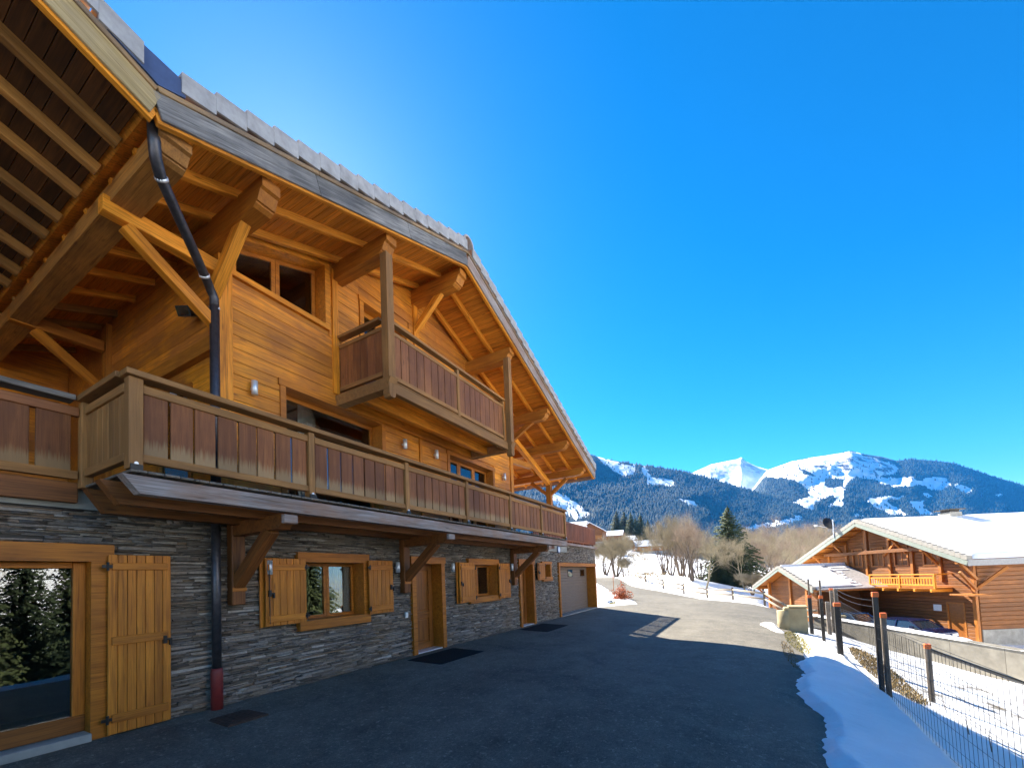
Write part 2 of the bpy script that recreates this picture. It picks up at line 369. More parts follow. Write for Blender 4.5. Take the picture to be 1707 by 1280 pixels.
def snow_mat(name='snow', dirt=.0):
    m, nt, b = newmat(name); geo = nt.nodes.new('ShaderNodeNewGeometry'); P = geo.outputs['Position']
    n1 = noise(nt, P, 1.1, 5, .6); n2 = noise(nt, P, 9, 4, .6)
    c = ramp(nt, [(.3, (.76, .775, .79)), (.7, (.86, .865, .875))], n1)
    if dirt: c = mixc(nt, ramp(nt, [(.60-dirt*.2, (0, 0, 0)), (.68-dirt*.2, (1, 1, 1))], mth(nt, 'ADD', mth(nt, 'MULTIPLY', noise(nt, P, .35, 5, .65), .6), mth(nt, 'MULTIPLY', noise(nt, P, 2.5, 5, .7), .4))), c, (.16, .125, .07))
    nt.links.new(c, b.inputs['Base Color']); b.inputs['Roughness'].default_value = .55; b.inputs['Specular IOR Level'].default_value = .25
    bump(nt, b, mth(nt, 'ADD', mth(nt, 'MULTIPLY', n1, 1.0), mth(nt, 'MULTIPLY', n2, .25)), .45, .12); return m
M_SNOW = snow_mat(); M_SNOWG = snow_mat('snow_ground', .12); M_SNOWS = snow_mat('snow_slope', .5)
# ------------------------------------------------------------------ terrain
CP = []
for _x in (-14, -6, 2, 10, 16, 21):
    CP.append((_x, 6.7, 0.0)); CP.append((_x, 3.0, -.183))
    if _x < 14: CP.append((_x, -.6, -.363))
CP += [(-14, 16, .3), (4, 16, .3), (14, 16, .4), (22, 14, .6), (17, -1.3, -.48), (21, 2, -.25), (24, 6.7, .05), (25, 3, -.2)]
CP += [(0, -1.9, -.6), (5, -1.9, -.6), (9.4, -1.9, -.6), (12.8, -1.87, -.6), (17.5, -1.8, -.62), (6, -3.2, -1.15), (10.57, -2.9, -.95), (15.5, -4.98, -1.35), (0, -4, -1.3)]
for _d_, _l, _z in ((9, 18, -3.0), (15, 18, -2.85), (20, 18, -2.75), (26, 18, -2.6), (15, 23, -3.3), (22, 23, -3.3), (28, 23, -3.2), (34, 22, -2.8), (25, 28, -3.35), (39, 28, -3.0),
                   (20, 45, -4.5), (40, 45, -4), (0, 30, -4), (-10, 12, -2.5), (60, 60, -5)):
    CP.append((*dl(_d_, _l), _z))
for _px, _py, _dd in ((1310, 1022, 24), (1250, 1012, 27.5), (1180, 1000, 31.5), (1100, 985, 39), (1050, 975, 48.5), (1000, 966, 66), (1275, 1008, 30), (1222, 1000, 33), (1105, 957, 55), (1150, 967, 50),
                      (1215, 975, 55), (1300, 990, 50), (1400, 1000, 62), (1040, 947, 90), (1012, 937, 105), (1060, 925, 150), (1120, 935, 120), (1040, 916, 230), (985, 905, 200), (1095, 922, 200), (1200, 955, 120),
                      (1300, 975, 110), (1200, 945, 260), (1350, 965, 260), (900, 930, 120), (900, 900, 260), (1030, 985, 33), (1010, 992, 29), (1300, 1031, 18.5)):
    CP.append(tuple(at(_px, _py, _dd)))
for _d_, _l, _z in ((600, -250, 70), (600, 0, 25), (600, 250, -15), (600, 600, -30), (1400, -600, 90), (1400, 0, 10), (1400, 600, -30), (1400, 1400, -30), (200, 260, -14), (20, 300, -14), (60, -90, 25), (-40, -60, 6), (-60, 60, -6)):
    CP.append((*dl(_d_, _l), _z))
CP = np.array(CP, float)
def _phi(r2): return np.sqrt(r2+4.0)
_D2 = ((CP[:, None, :2]-CP[None, :, :2])**2).sum(-1)
_n = len(CP); _A = np.zeros((_n+3, _n+3)); _A[:_n, :_n] = _phi(_D2); _A[:_n, _n] = 1; _A[:_n, _n+1:] = CP[:, :2]; _A[_n:, :_n] = _A[:_n, _n:].T
_A[:_n, :_n] -= np.eye(_n)*.02
_W = np.linalg.solve(_A, np.concatenate([CP[:, 2], np.zeros(3)]))
def G(x, y):
    x = np.asarray(x, float); y = np.asarray(y, float); sh = x.shape; X = x.ravel(); Y = y.ravel(); out = np.empty(X.size)
    for i in range(0, X.size, 20000):
        a = X[i:i+20000]; b = Y[i:i+20000]
        out[i:i+20000] = _phi((a[:, None]-CP[None, :, 0])**2+(b[:, None]-CP[None, :, 1])**2) @ _W[:_n]+_W[_n]+_W[_n+1]*a+_W[_n+2]*b
    return out.reshape(sh)
def gz(x, y): return float(G(np.array([x]), np.array([y]))[0])
def inpoly(X, Y, poly):
    r = np.zeros(X.shape, bool); n = len(poly)
    for i in range(n):
        x0, y0 = poly[i]; x1, y1 = poly[(i+1) % n]
        if y0 == y1: continue
        c = ((y0 > Y) != (y1 > Y)) & (X < (x1-x0)*(Y-y0)/(y1-y0)+x0); r ^= c
    return r
_vt = RNG.random((64, 64))
def vnoise(x, y):
    xi = np.floor(x).astype(int); yi = np.floor(y).astype(int); fx = x-xi; fy = y-yi; fx = fx*fx*(3-2*fx); fy = fy*fy*(3-2*fy)
    a = _vt[xi % 64, yi % 64]; b = _vt[(xi+1) % 64, yi % 64]; c = _vt[xi % 64, (yi+1) % 64]; d = _vt[(xi+1) % 64, (yi+1) % 64]
    return a*(1-fx)*(1-fy)+b*fx*(1-fy)+c*(1-fx)*fy+d*fx*fy
def fbm(x, y, o=5):
    s = 0; a = .5; f = 1.0
    for _ in range(o): s = s+a*vnoise(x*f+17.3*_, y*f+9.1*_); a *= .5; f *= 2.03
    return s
def gridmesh(name, X, Y, Z, mat, smooth=True):
    n, m = X.shape; idx = np.arange(n*m).reshape(n, m)
    Fq = np.stack([idx[:-1, :-1], idx[1:, :-1], idx[1:, 1:], idx[:-1, 1:]], -1).reshape(-1, 4)
    return fast_mesh(name, np.stack([X, Y, Z], -1).reshape(-1, 3), Fq, mat, smooth)
# paved outlines
def gp(px, py, d): q = at(px, py, d); return (float(q[0]), float(q[1]))
DRIVE = [(-12, 6.62), (20.86, 6.62), (21.6, 6.3), (24.5, 5.0), (26.5, 3.6), (23, -.9), (19.5, -1.25), (16.3, -1.15), (13.5, -1.1), (11, -1.05), (8, -1.05), (4, -1.05), (-12, -1.05)]
ROADF = [gp(1330, 1026, 23), gp(1310, 1022, 24), gp(1250, 1012, 27.5), gp(1180, 1000, 31.5), gp(1100, 985, 39), gp(1050, 975, 48.5), gp(1000, 966, 66), gp(965, 957, 90), gp(930, 945, 130)]
ROADN = [gp(930, 951, 120), gp(965, 965, 80), gp(1000, 978, 46), (30.5, 8.6), (26.5, 6.2), (23.5, 5.2), (21, 2), (20, -1.3), dl(19.5, 15.5), dl(23, 18.9), dl(16, 18.9), dl(8, 18.9), dl(8, 24), dl(20, 26), dl(30, 26.8), dl(34, 21), dl(28, 17)]
ROAD = ROADF[::-1]+[]
ROAD = ROADF+ROADN
def sheet(name, poly, off, step, mat, kind='structure'):
    """tessellated flat sheet following the terrain"""
    bm = bmesh.new(); vs = [bm.verts.new((x, y, 0)) for x, y in poly]; bm.faces.new(vs)
    P = np.array(poly); x0, y0 = P.min(0); x1, y1 = P.max(0)
    for k in np.arange(x0+step, x1, step): bmesh.ops.bisect_plane(bm, geom=bm.verts[:]+bm.edges[:]+bm.faces[:], plane_co=(k, 0, 0), plane_no=(1, 0, 0))
    for k in np.arange(y0+step, y1, step): bmesh.ops.bisect_plane(bm, geom=bm.verts[:]+bm.edges[:]+bm.faces[:], plane_co=(0, k, 0), plane_no=(0, 1, 0))
    bmesh.ops.triangulate(bm, faces=bm.faces[:])
    co = np.array([v.co[:] for v in bm.verts]); z = G(co[:, 0], co[:, 1])+off
    for v, zz in zip(bm.verts, z): v.co.z = zz
    bmesh.ops.recalc_face_normals(bm, faces=bm.faces)
    if sum(f.normal.z for f in bm.faces) < 0: bmesh.ops.reverse_faces(bm, faces=bm.faces[:])
    me = bpy.data.meshes.new(name); bm.to_mesh(me); bm.free(); me.polygons.foreach_set('use_smooth', [True]*len(me.polygons))
    return tag(link(name, me, mat), kind=kind)
_dd = np.concatenate([np.arange(-150, -30, 6.0), np.arange(-30, 0, 2.0), np.arange(0, 48, .6), np.geomspace(48, 1500, 90)])
_ll = np.concatenate([-np.geomspace(900, 14, 40), np.arange(-13, 34, .6), np.geomspace(34, 1700, 60)])
_DD, _LL = np.meshgrid(_dd, _ll, indexing='ij')
_X = _DD*FW[0]+_LL*RT[0]; _Y = _DD*FW[1]+_LL*RT[1]; _Z = G(_X, _Y)
_far = np.clip((_DD-55)/40, 0, 1); _Z = _Z+_far*(fbm(_X/14, _Y/14)-.5)*1.2+(1-_far)*(fbm(_X/1.7, _Y/1.7, 4)-.5)*.10
_pv = inpoly(_X, _Y, DRIVE) | inpoly(_X, _Y, ROAD)
_Z = np.where(_pv, np.minimum(_Z, G(_X, _Y))-.12, _Z-.02)
_hs = (_X > -13) & (_X < 20.9) & (_Y > 6.6) & (_Y < 18); _Z = np.where(_hs, np.minimum(_Z, -.1), _Z)
# invented snow slope behind the photographer, added unseen to bounce sun onto the front
_up = np.clip(-_Y-8-np.maximum(0, _X-1)*1.3, 0, 95); _Z = _Z+np.where(_up > 0, .85*_up*_up/(_up+9), 0)*np.clip((_X+14)/12, 0, 1)
tag(link('snowy_ground', gridmesh('snowy_ground', _X, _Y, _Z, M_SNOWG)), kind='structure')
sheet('driveway', DRIVE, .006, .8, M_ASPH)
sheet('road', ROAD, .000, 1.2, M_ROAD)
# ploughed snow along the drive, with a ragged melting edge
xs = np.arange(-8, 17.5, .09); ys = np.arange(-2.35, -.2, .045); _X, _Y = np.meshgrid(xs, ys, indexing='ij')
_edge = -.55-.20*(fbm(_X*.9, _Y*0+3.3, 4)-.5)*2-.05*np.sin(_X*2.1)-np.clip((_X-9.8)/4.0, 0, 1)*.75
_m = np.clip((_edge-_Y)/.30, -1, 1.6); _m = _m+(fbm(_X*5, _Y*5, 4)-.5)*.6+(fbm(_X*16, _Y*16, 3)-.5)*.22
_fe = np.clip((_Y+2.18+.12*(fbm(_X*.8, _X*0+1, 4)-.5)*2)/.30, -1, 1)
_end = np.clip((15.2-_X+2.0*(fbm(_X*.7, _Y*.9+5)-.5))/1.0, -1, 1)
_h = np.minimum(np.minimum(_m, _fe), _end); _Z = G(_X, _Y)-.10+.22*np.clip(_h, -.4, 1)**1.0*np.where(_h > 0, 1, 1)+(fbm(_X*1.3, _Y*1.3)-.5)*.08
tag(link('snow_bank', gridmesh('snow_bank', _X, _Y, _Z, M_SNOW)), kind='structure')

# ------------------------------------------------------------------ the chalet
WY = 6.66                                     # plane of the front wall
CH = thing('chalet', 'large honey timber chalet on a slate ground floor, with two front balconies, beside the driveway', 'chalet', (12, 9, 0))
def zb(x): return 8.70-.372*abs(x-7.65)       # underside of the main roof
def zb2(x): return 6.561+.372*(1.90-x)        # near roof, rising away from the valley
YR = 5.05                                     # front edge of the roof
def wall_cells(mb, x0, x1, z0, z1, y0, y1, holes):
    xs = sorted({x0, x1, *[h[0] for h in holes], *[h[1] for h in holes]}); zs = sorted({z0, z1, *[h[2] for h in holes], *[h[3] for h in holes]})
    for i in range(len(xs)-1):
        for k in range(len(zs)-1):
            cx, cz = (xs[i]+xs[i+1])/2, (zs[k]+zs[k+1])/2
            if not (x0 < cx < x1 and z0 < cz < z1): continue
            if any(h[0] < cx < h[1] and h[2] < cz < h[3] for h in holes): continue
            mb.box(xs[i], xs[i+1], y0, y1, zs[k], zs[k+1])
# ground-floor openings (outer edge of the timber surround)
GO = dict(french=(.30, 2.05, .0, 2.24), win1=(4.48, 5.97, .90, 2.24), door1=(7.25, 8.44, 0, 2.24), win2=(9.51, 11.07, 1.0, 2.24), door2=(12.45, 13.60, 0, 2.28), win3=(14.28, 15.11, 1.48, 2.23), garage=(15.86, 20.66, 0, 2.21))
mb = MB(); wall_cells(mb, -9, 20.80, -.15, 2.64, WY+.03, WY+.45, list(GO.values())); mb.box(16.9, 20.80, WY+.03, WY+.45, 2.64, 2.95)
mb.box(20.36, 20.78, WY+.45, 17, -.15, 2.95)
SW = mb.build('stone_wall', M_MORTAR, CH)
# stacked slate: every stone is a block of its own
stones = []
def lay(x0, x1, z0, z1, holes, fx, rough=1.0):
    z = z0
    while z < z1-.008:
        h = random.choice((.012, .015, .019, .023, .028, .035))*random.uniform(.85, 1.15); h = min(h, z1-z)
        iv = [(x0, x1)]
        for hx0, hx1, hz0, hz1 in holes:
            if z+h > hz0+.004 and z < hz1-.004:
                iv = [q for a, b in iv for q in ((a, min(b, hx0)), (max(a, hx1), b)) if q[1]-q[0] > .01]
        for a, b in iv:
            x = a+random.uniform(-.2, 0)
            while x < b:
                L = random.choice((.07, .12, .18, .25, .34, .45))*random.uniform(.8, 1.2)
                s, e = max(x, a), min(x+L, b)
                if e-s > .012: stones.append((fx, s+.0015, e-.0015, z+.001+random.uniform(0, .003), z+h-.001-random.uniform(0, .004), random.choice((.004, .012, .02, .03, .048))*random.uniform(.7, 1.2)))
                x += L
        z += h
lay(-2.0, 16.9, -.10, 2.64, list(GO.values()), 0)
lay(16.9, 20.8, -.10, 2.95, list(GO.values()), 0)
lay(WY, 12.0, -.10, 2.95, [], 1)
def stone_verts(s, local=False):
    fx, a, b, z0, z1, pr = s
    j = lambda k: random.uniform(-k, k)
    d = pr; bk = -.03
    pts = []
    for dep, sh in ((bk, 0), (d, 1)):
        for u, z in ((a, z0), (b, z0), (b, z1), (a, z1)):
            uu = u+(j(.006) if sh else 0); zz = z+(j(.003) if sh else 0); dd = dep+(j(.008) if sh else 0)
            pts.append((uu, WY+.03-dd, zz) if fx == 0 else (20.78+dd, uu, zz))
    return pts
_q = [(0, 1, 2, 3), (4, 7, 6, 5), (0, 4, 5, 1), (1, 5, 6, 2), (2, 6, 7, 3), (3, 7, 4, 0)]
def _near(s): return (s[2]-s[1])*(s[4]-s[3])/((s[1]+s[2])/2*(s[1]+s[2])/2*.76+44)*(1 if s[0] == 0 and (s[1]+s[2])/2 > 1.15 and s[4] > .02 else 0)
stones.sort(key=_near, reverse=True)
for s in stones[:300]:
    v = np.array(stone_verts(s)); c = v.mean(0)
    o = MB().add(v-c, _q).build('stone', M_STONE, SW, M=Matrix.Translation(c))
SV = []; SF = []
for s in stones[300:]:
    n = len(SV); SV += stone_verts(s); SF += [tuple(i+n for i in q) for q in _q]
tag(link('stone_field', fast_mesh('stone_field', SV, SF, M_STONE), None, SW), kind='stuff')
# terrace slab, upper storey shell
mb = MB(); mb.box(-9, 20.7, WY+.45, 17, 2.60, 2.90); mb.box(-9, 12.2, WY-.02, WY+.45, 2.645, 2.89); mb.box(12.2, 16.9, WY-.02, WY+.45, 2.645, 2.90)
mb.build('floor_slab', M_CONC, CH)
bx('terrace_edge_beam', 13.3, 20.86, WY-.10, WY+.20, 2.955, 3.06, W_GREY, CH)
bx('terrace_edge_beam', -9, 1.75, WY-.10, WY+.06, 2.70, 2.93, W_BRKT, CH)
bx('terrace_edge_beam', 20.62, 20.88, WY+.21, 12, 2.955, 3.06, W_GREY, CH)
UO = dict(big=(4.30, 6.48, 2.95, 5.06), win=(8.84, 11.02, 2.95, 4.98), updoor=(6.02, 7.35, 5.25, 7.55))
TRAP = (3.52, 5.12, 6.58)                      # sloping-headed window: x0, x1, sill
def ttop(x): return 7.12+.372*(x-3.52)
mb = MB(); TH = (3.52, 5.12, 6.58, 7.72)
wall_cells(mb, 3.34, 12.20, 2.90, 7.0, WY+.03, WY+.30, [UO['big'], UO['win'], (UO['updoor'][0], UO['updoor'][1], 5.25, 7.0), (3.45, 5.20, 6.51, 7.0)])
mb.prism([(3.34, 7.0), (3.45, 7.0), (3.45, 7.17), (3.34, 7.13)], WY+.03, WY+.30); mb.prism([(3.45, 7.16), (5.20, ttop(5.2)+.06), (5.20, 8.02), (3.45, 7.33)], WY+.03, WY+.30)
mb.prism([(5.20, 7.0), (6.02, 7.0), (6.02, 8.3), (5.20, 8.02)], WY+.03, WY+.30); mb.prism([(6.02, 7.55), (7.35, 7.55), (7.35, 8.75), (6.02, 8.3)], WY+.03, WY+.30)
mb.prism([(7.35, 7.0), (12.20, 7.0), (12.20, 7.2), (7.65, 8.9), (7.35, 8.78)], WY+.03, WY+.30)
mb.box(11.95, 12.20, WY+.30, 17, 2.9, 7.05); mb.box(3.40, 3.60, WY+.30, 13.4, 2.9, 7.36)
mb.box(3.41, 12.2, 16.8, 17, 2.9, 7)
TW = mb.build('timber_wall', W_WALL, CH)
ROWH = .205
def plank_rows(x0, x1, z0, holes, top, y):
    z = z0; k = 0
    while z < 9:
        h = ROWH
        xa, xb = x0, x1
        lim = [x for x in np.arange(x0, x1+.01, .05) if top(x)+.30 > z+h]
        if not lim: break
        xa, xb = max(x0, lim[0]), min(x1, lim[-1])
        iv = [(xa, xb)]
        for a, b, c, d in holes:
            if z+h > c+.01 and z < d-.01: iv = [q for s, e in iv for q in ((s, min(e, a)), (max(s, b), e)) if q[1]-q[0] > .03]
        for s, e in iv:
            cut = [s]
            if e-s > 3.2: cut.append(s+(e-s)*random.uniform(.3, .7))
            cut.append(e)
            for q in range(len(cut)-1): beam('plank', (cut[q]+.001, y, z+h/2), (cut[q+1]-.001, y, z+h/2), .03+random.uniform(-.003, .003), h-.005, W_WALL, TW, c=.006)
        z += h; k += 1
PO = [(UO['big'][0]-.08, UO['big'][1]+.08, 2.9, 5.15), (UO['win'][0]-.08, UO['win'][1]+.08, 2.9, 5.06), (5.94, 7.43, 5.25, 7.63), (3.44, 5.22, 6.50, 7.0)]
def toprow(x): return zb(x)
_hol = PO+[(3.44, 5.22, 6.50, 7.75)]
plank_rows(3.44, 12.20, 2.90, _hol, toprow, WY+.013)
# posts and vertical trims of the front
for nm, a, b, z0, z1 in (('corner_post', 3.26, 3.46, 2.9, 7.0), ('corner_post', 12.14, 12.32, 2.9, 6.95), ('wall_trim', 5.27, 5.40, 5.30, 7.75), ('wall_trim', 7.57, 7.73, 6.4, 8.45), ('wall_trim', 7.66, 7.74, 3.0, 5.2)):
    bx(nm, a, b, WY-.045, WY+.10, z0, z1, W_HONEY, CH)
bx('corner_post', 3.24, 3.445, 10.72, 10.93, 2.9, 7.0, W_PURLIN, CH)
# recessed side wall of the terrace, boards along y
SWL = MB().box(3.36, 3.40, WY+.31, 10.75, 2.9, 7.2).build('side_wall', W_WALL, CH)
z = 2.9
while z < 7.1:
    for a, b in ((WY+.10, 7.55), (8.75, 10.72)) if 2.95 < z < 4.9 else ((WY+.10, 10.72),):
        beam('plank', (3.345, a, z+.1), (3.345, b, z+.1), .03, .202, W_WALL, SWL, c=.005)
    z += .205
mb = MB(); mb.box(3.30, 3.37, 7.55, 7.65, 2.95, 4.98); mb.box(3.30, 3.37, 8.65, 8.75, 2.95, 4.98); mb.box(3.30, 3.37, 7.65, 8.65, 4.90, 4.98)
_w = mb.build('window', W_FRAME, CH); MB().box(3.345, 3.352, 7.65, 8.65, 2.95, 4.90).build('pane', M_GLASS, _w)
bx('side_beam', 3.22, 3.335, WY+.10, 10.7, 5.25, 5.47, W_PURLIN, CH)
# back of the covered terrace
MB().box(-9.0, -8.8, WY+.2, 13.3, 2.9, 8.5).build('terrace_end_wall', W_WALL, CH)
BWL = MB().prism([(-9, 2.9), (3.48, 2.9), (3.48, 7.33), (1.9, 6.80), (-3.85, 8.95), (-9, 7.04)], 13.41, 13.5, 'y').build('terrace_back_wall', W_WALL, CH)
z = 2.9
while z < 6.6:
    beam('plank', (-8.79, 13.385, z+.12), (3.39, 13.385, z+.12), .03, .235, W_WALL, BWL, c=.005); z += .24
mb = MB(); mb.box(.2, 1.9, 13.3, 13.37, 3.0, 5.1); _w = mb.build('window', W_FRAME, CH); MB().box(.3, 1.8, 13.28, 13.295, 3.05, 5.0).build('pane', M_GLASS, _w)

# ---- window and door builders
def curtain(x0, x1, y, z0, z1, mat, parent, amp=.03, waves=5):
    n = 40; xs = np.linspace(x0, x1, n); V = []; Fq = []
    for i, x in enumerate(xs):
        yy = y+amp*math.sin(i/n*waves*6.283)+amp*.4*math.sin(i*1.7)
        V += [(x, yy, z0), (x+(.03 if z0 else 0), yy*1.0, z1)]
        if i: Fq.append((2*i-2, 2*i, 2*i+1, 2*i-1))
    return link('curtain', fast_mesh('curtain', V, Fq, mat, True), None, parent)
def surround(name, o, y, dep, wj, wl, sill, mat, proud=.04):
    """timber lining of an opening in the front wall: jambs, lintel, deep reveals"""
    x0, x1, z0, z1 = o; mb = MB()
    mb.box(x0, x0+wj, y-proud, y+dep, z0, z1-wl); mb.box(x1-wj, x1, y-proud, y+dep, z0, z1-wl); mb.box(x0-.03, x1+.03, y-proud-.012, y+dep, z1-wl, z1)
    return mb.build(name, mat, CH)
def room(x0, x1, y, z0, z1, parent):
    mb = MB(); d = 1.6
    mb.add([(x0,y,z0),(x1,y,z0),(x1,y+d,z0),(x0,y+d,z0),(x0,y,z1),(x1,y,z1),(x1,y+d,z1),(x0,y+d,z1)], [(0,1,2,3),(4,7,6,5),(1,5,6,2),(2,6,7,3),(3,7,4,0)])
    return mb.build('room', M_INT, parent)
def sash(x0, x1, z0, z1, y, parent, n=2, fw=.055, top=None, mat=None):
    """n glazed leaves side by side"""
    mat = mat or W_FRAME; top = top or (lambda x: z1); w = (x1-x0)/n
    for k in range(n):
        a, b = x0+k*w+.004, x0+(k+1)*w-.004
        mb = MB(); mb.prism([(a, z0), (a+fw, z0), (a+fw, top(a+fw)), (a, top(a))], y, y+.05); mb.prism([(b-fw, z0), (b, z0), (b, top(b)), (b-fw, top(b-fw))], y, y+.05)
        mb.box(a+fw, b-fw, y+.002, y+.048, z0, z0+fw); mb.prism([(a+fw, top(a+fw)-fw), (b-fw, top(b-fw)-fw), (b-fw, top(b-fw)), (a+fw, top(a+fw))], y+.002, y+.048)
        mb.build('sash', mat, parent)
        MB().prism([(a+fw, z0+fw), (b-fw, z0+fw), (b-fw, top(b-fw)-fw), (a+fw, top(a+fw)-fw)], y+.02, y+.028).build('pane', M_GLASS, parent)
# ground-floor windows
for key, cur in (('win1', 'r'), ('win2', 'm'), ('win3', None)):
    o = GO[key]; wl = .17 if key != 'win3' else .10
    w = surround('window', o, WY, .34, .11, wl, True, W_FRAME, .055)
    x0, x1, z0, z1 = o[0]+.11, o[1]-.11, o[2]+.17, o[3]-wl
    bx('sill', o[0]-.02, o[1]+.02, WY-.09, WY+.34, o[2], o[2]+.165, W_FRAME, w)
    sash(x0+.004, x1-.004, z0, z1-.004, WY+.24, w, 2 if key != 'win3' else 1)
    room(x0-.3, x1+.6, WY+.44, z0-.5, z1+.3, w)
    if cur == 'r': curtain(x1-.36, x1-.12, WY+.38, z0+.02, z1-.02, M_CURTG, w); curtain(x1-.16, x1-.02, WY+.36, z0+.02, z1-.02, M_CURT, w)
    if cur == 'm': curtain(x0+.35, x0+.62, WY+.37, z0+.02, z1-.02, M_CURT, w); curtain(x0+.02, x0+.30, WY+.37, z0+.02, z1-.02, M_CURTG, w)
# tall glazed door at the near end
o = GO['french']; w = surround('glazed_door', o, WY, .34, .17, .20, False, W_FRAME, .05)
bx('threshold', .44, 1.88, WY-.10, WY+.33, .0, .09, M_CONC, w)
bx('bottom_rail', .475, 1.88, WY+.11, WY+.17, .095, .28, W_DOOR, w); bx('jamb_lining', 1.77, 1.878, WY+.10, WY+.18, .285, 2.035, W_FRAME, w); bx('head_rail', .475, 1.765, WY+.11, WY+.17, 1.97, 2.035, W_FRAME, w)
bx('mullion', 1.12, 1.22, WY+.105, WY+.175, .285, 1.965, W_FRAME, w)
for a, b in ((.48, 1.12), (1.22, 1.77)): MB().box(a, b, WY+.135, WY+.145, .285, 1.965).build('pane', M_GLASS, w)
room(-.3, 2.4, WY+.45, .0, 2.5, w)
# shutters: boards, battens, ironwork
def shutter(x0, x1, z0, z1, y, n, bat, latch_left, hinge_x, tilt=0.0):
    s = MB().box(x0+.01, x1-.01, y+.004, y+.012, z0+.01, z1-.01).build('shutter', W_DOOR, CH)
    wd = (x1-x0)/n
    for k in range(n):
        bx('board', x0+k*wd+.0025, x0+(k+1)*wd-.0025, y-.026, y+.003, z0, z1, W_SHUT, s, .004)
    for zc, hh in bat: bx('batten', x0+.03, x1-.04, y-.052, y-.0265, zc-hh/2, zc+hh/2, W_SHUT, s, .006)
    for zc, hh in bat[:1]+bat[-1:]:
        mb = MB(); mb.box(hinge_x-.05, hinge_x+.05, y-.050, y-.034, zc-.018, zc+.018); mb.tube([(hinge_x, y-.05, zc-.05), (hinge_x, y-.05, zc+.05)], .014, 8); mb.build('hinge', M_DARK, s)
    lx = x0+.05 if latch_left else x1-.08; zc = (z0+z1)/2-.02
    mb = MB(); mb.tube([(lx, y-.05, z0+.04), (lx, y-.05, z1-.04)], .007, 6) if latch_left == 2 else None
    mb.box(lx-.015, lx+.025, y-.062, y-.03, zc-.05, zc+.05); mb.box(lx+.0, lx+.07, y-.066, y-.045, zc-.012, zc+.012); mb.box(lx+.05, lx+.075, y-.07, y-.04, zc-.075, zc+.01)
    mb.build('latch', M_DARK, s)
    return s
shutter(2.01, 2.63, .02, 2.12, WY-.085, 7, [(1.98, .085), (1.10, .10), (.20, .10)], False, 2.0)
for a in ((3.86, 4.56, 2, 4.55, 2), (5.93, 6.58, 0, 5.94, 0), (8.96, 9.68, 2, 9.67, 2), (10.98, 11.66, 0, 10.99, 0)):
    shutter(a[0], a[1], 1.05, 2.12, WY-.10, 6, [(1.975, .10), (1.16, .10)], a[2], a[3])
for a in (3.86, 8.96):                         # folded second leaves seen edge-on behind the first
    bx('shutter', a-.05, a+.30, WY-.058, WY-.03, 1.04, 2.13, W_SHUT, CH)
shutter(13.74, 14.38, 1.54, 2.17, WY-.085, 4, [(2.09, .06), (1.62, .06)], 2, 14.36)
# house doors
for key in ('door1', 'door2'):
    o = GO[key]; w = surround('door', o, WY, .38, .13, .16, False, W_FRAME, .05)
    x0, x1, z1 = o[0]+.134, o[1]-.134, o[3]-.165; y = WY+.27
    MB().box(x0, x1, y+.02, y+.05, .03, z1).build('leaf', W_DOOR, w)
    for a, b, c, d in ((x0, x0+.13, .03, z1), (x1-.13, x1, .03, z1), (x0+.131, x1-.131, .03, .20), (x0+.131, x1-.131, z1-.14, z1), (x0+.131, x1-.131, .78, .93)):
        bx('rail', a, b, y-.008, y+.019, c, d, W_DOOR, w)
    for c, d in ((.25, .73), (.98, z1-.19)):
        bx('panel', x0+.18, x1-.18, y+.0, y+.019, c, d, W_DOOR, w, .016, 2)
        mb = MB()
        for q in ((x0+.132, x0+.16, c-.045, d+.045), (x1-.16, x1-.132, c-.045, d+.045)): mb.box(q[0], q[1], y-.014, y-.0085, q[2], q[3])
        mb.build('moulding', W_DOOR, w)
    mb = MB(); mb.tube([(x0+.07, y-.01, 1.03), (x0+.07, y-.06, 1.03), (x0+.18, y-.06, 1.03)], .010, 8); mb.box(x0+.045, x0+.095, y-.016, y-.009, .92, 1.10); mb.build('handle', M_STEEL, w)
    bx('threshold', x0-.0, x1, WY-.02, WY+.27, .0, .028, M_STEEL, w)
# garage door
o = GO['garage']; w = surround('garage_door', o, WY, .46, .14, .15, False, W_FRAME, .05)
bx('threshold', o[0]+.14, o[1]-.14, WY-.08, WY+.42, -.02, .035, M_CONC, w)
nr = 16; zt = o[3]-.155; hh = (zt-.04)/nr
for k in range(nr): bx('slat', o[0]+.143, o[1]-.143, WY+.40, WY+.45, .04+k*hh+.002, .04+(k+1)*hh-.004, M_GARAGE, w, .012)
for k in range(3):
    xc = o[0]+.75+k*1.62; mb = MB(); zc = zt-.28
    for a in (0,):
        mb.box(xc-.30, xc+.30, WY+.385, WY+.399, zc-.17, zc-.145); mb.box(xc-.30, xc+.30, WY+.385, WY+.399, zc+.145, zc+.17); mb.box(xc-.30, xc-.27, WY+.385, WY+.399, zc-.145, zc+.145); mb.box(xc+.27, xc+.30, WY+.385, WY+.399, zc-.145, zc+.145)
    p = mb.build('window', M_DARK, w); MB().box(xc-.27, xc+.27, WY+.392, WY+.398, zc-.145, zc+.145).build('pane', M_GLASS, w)
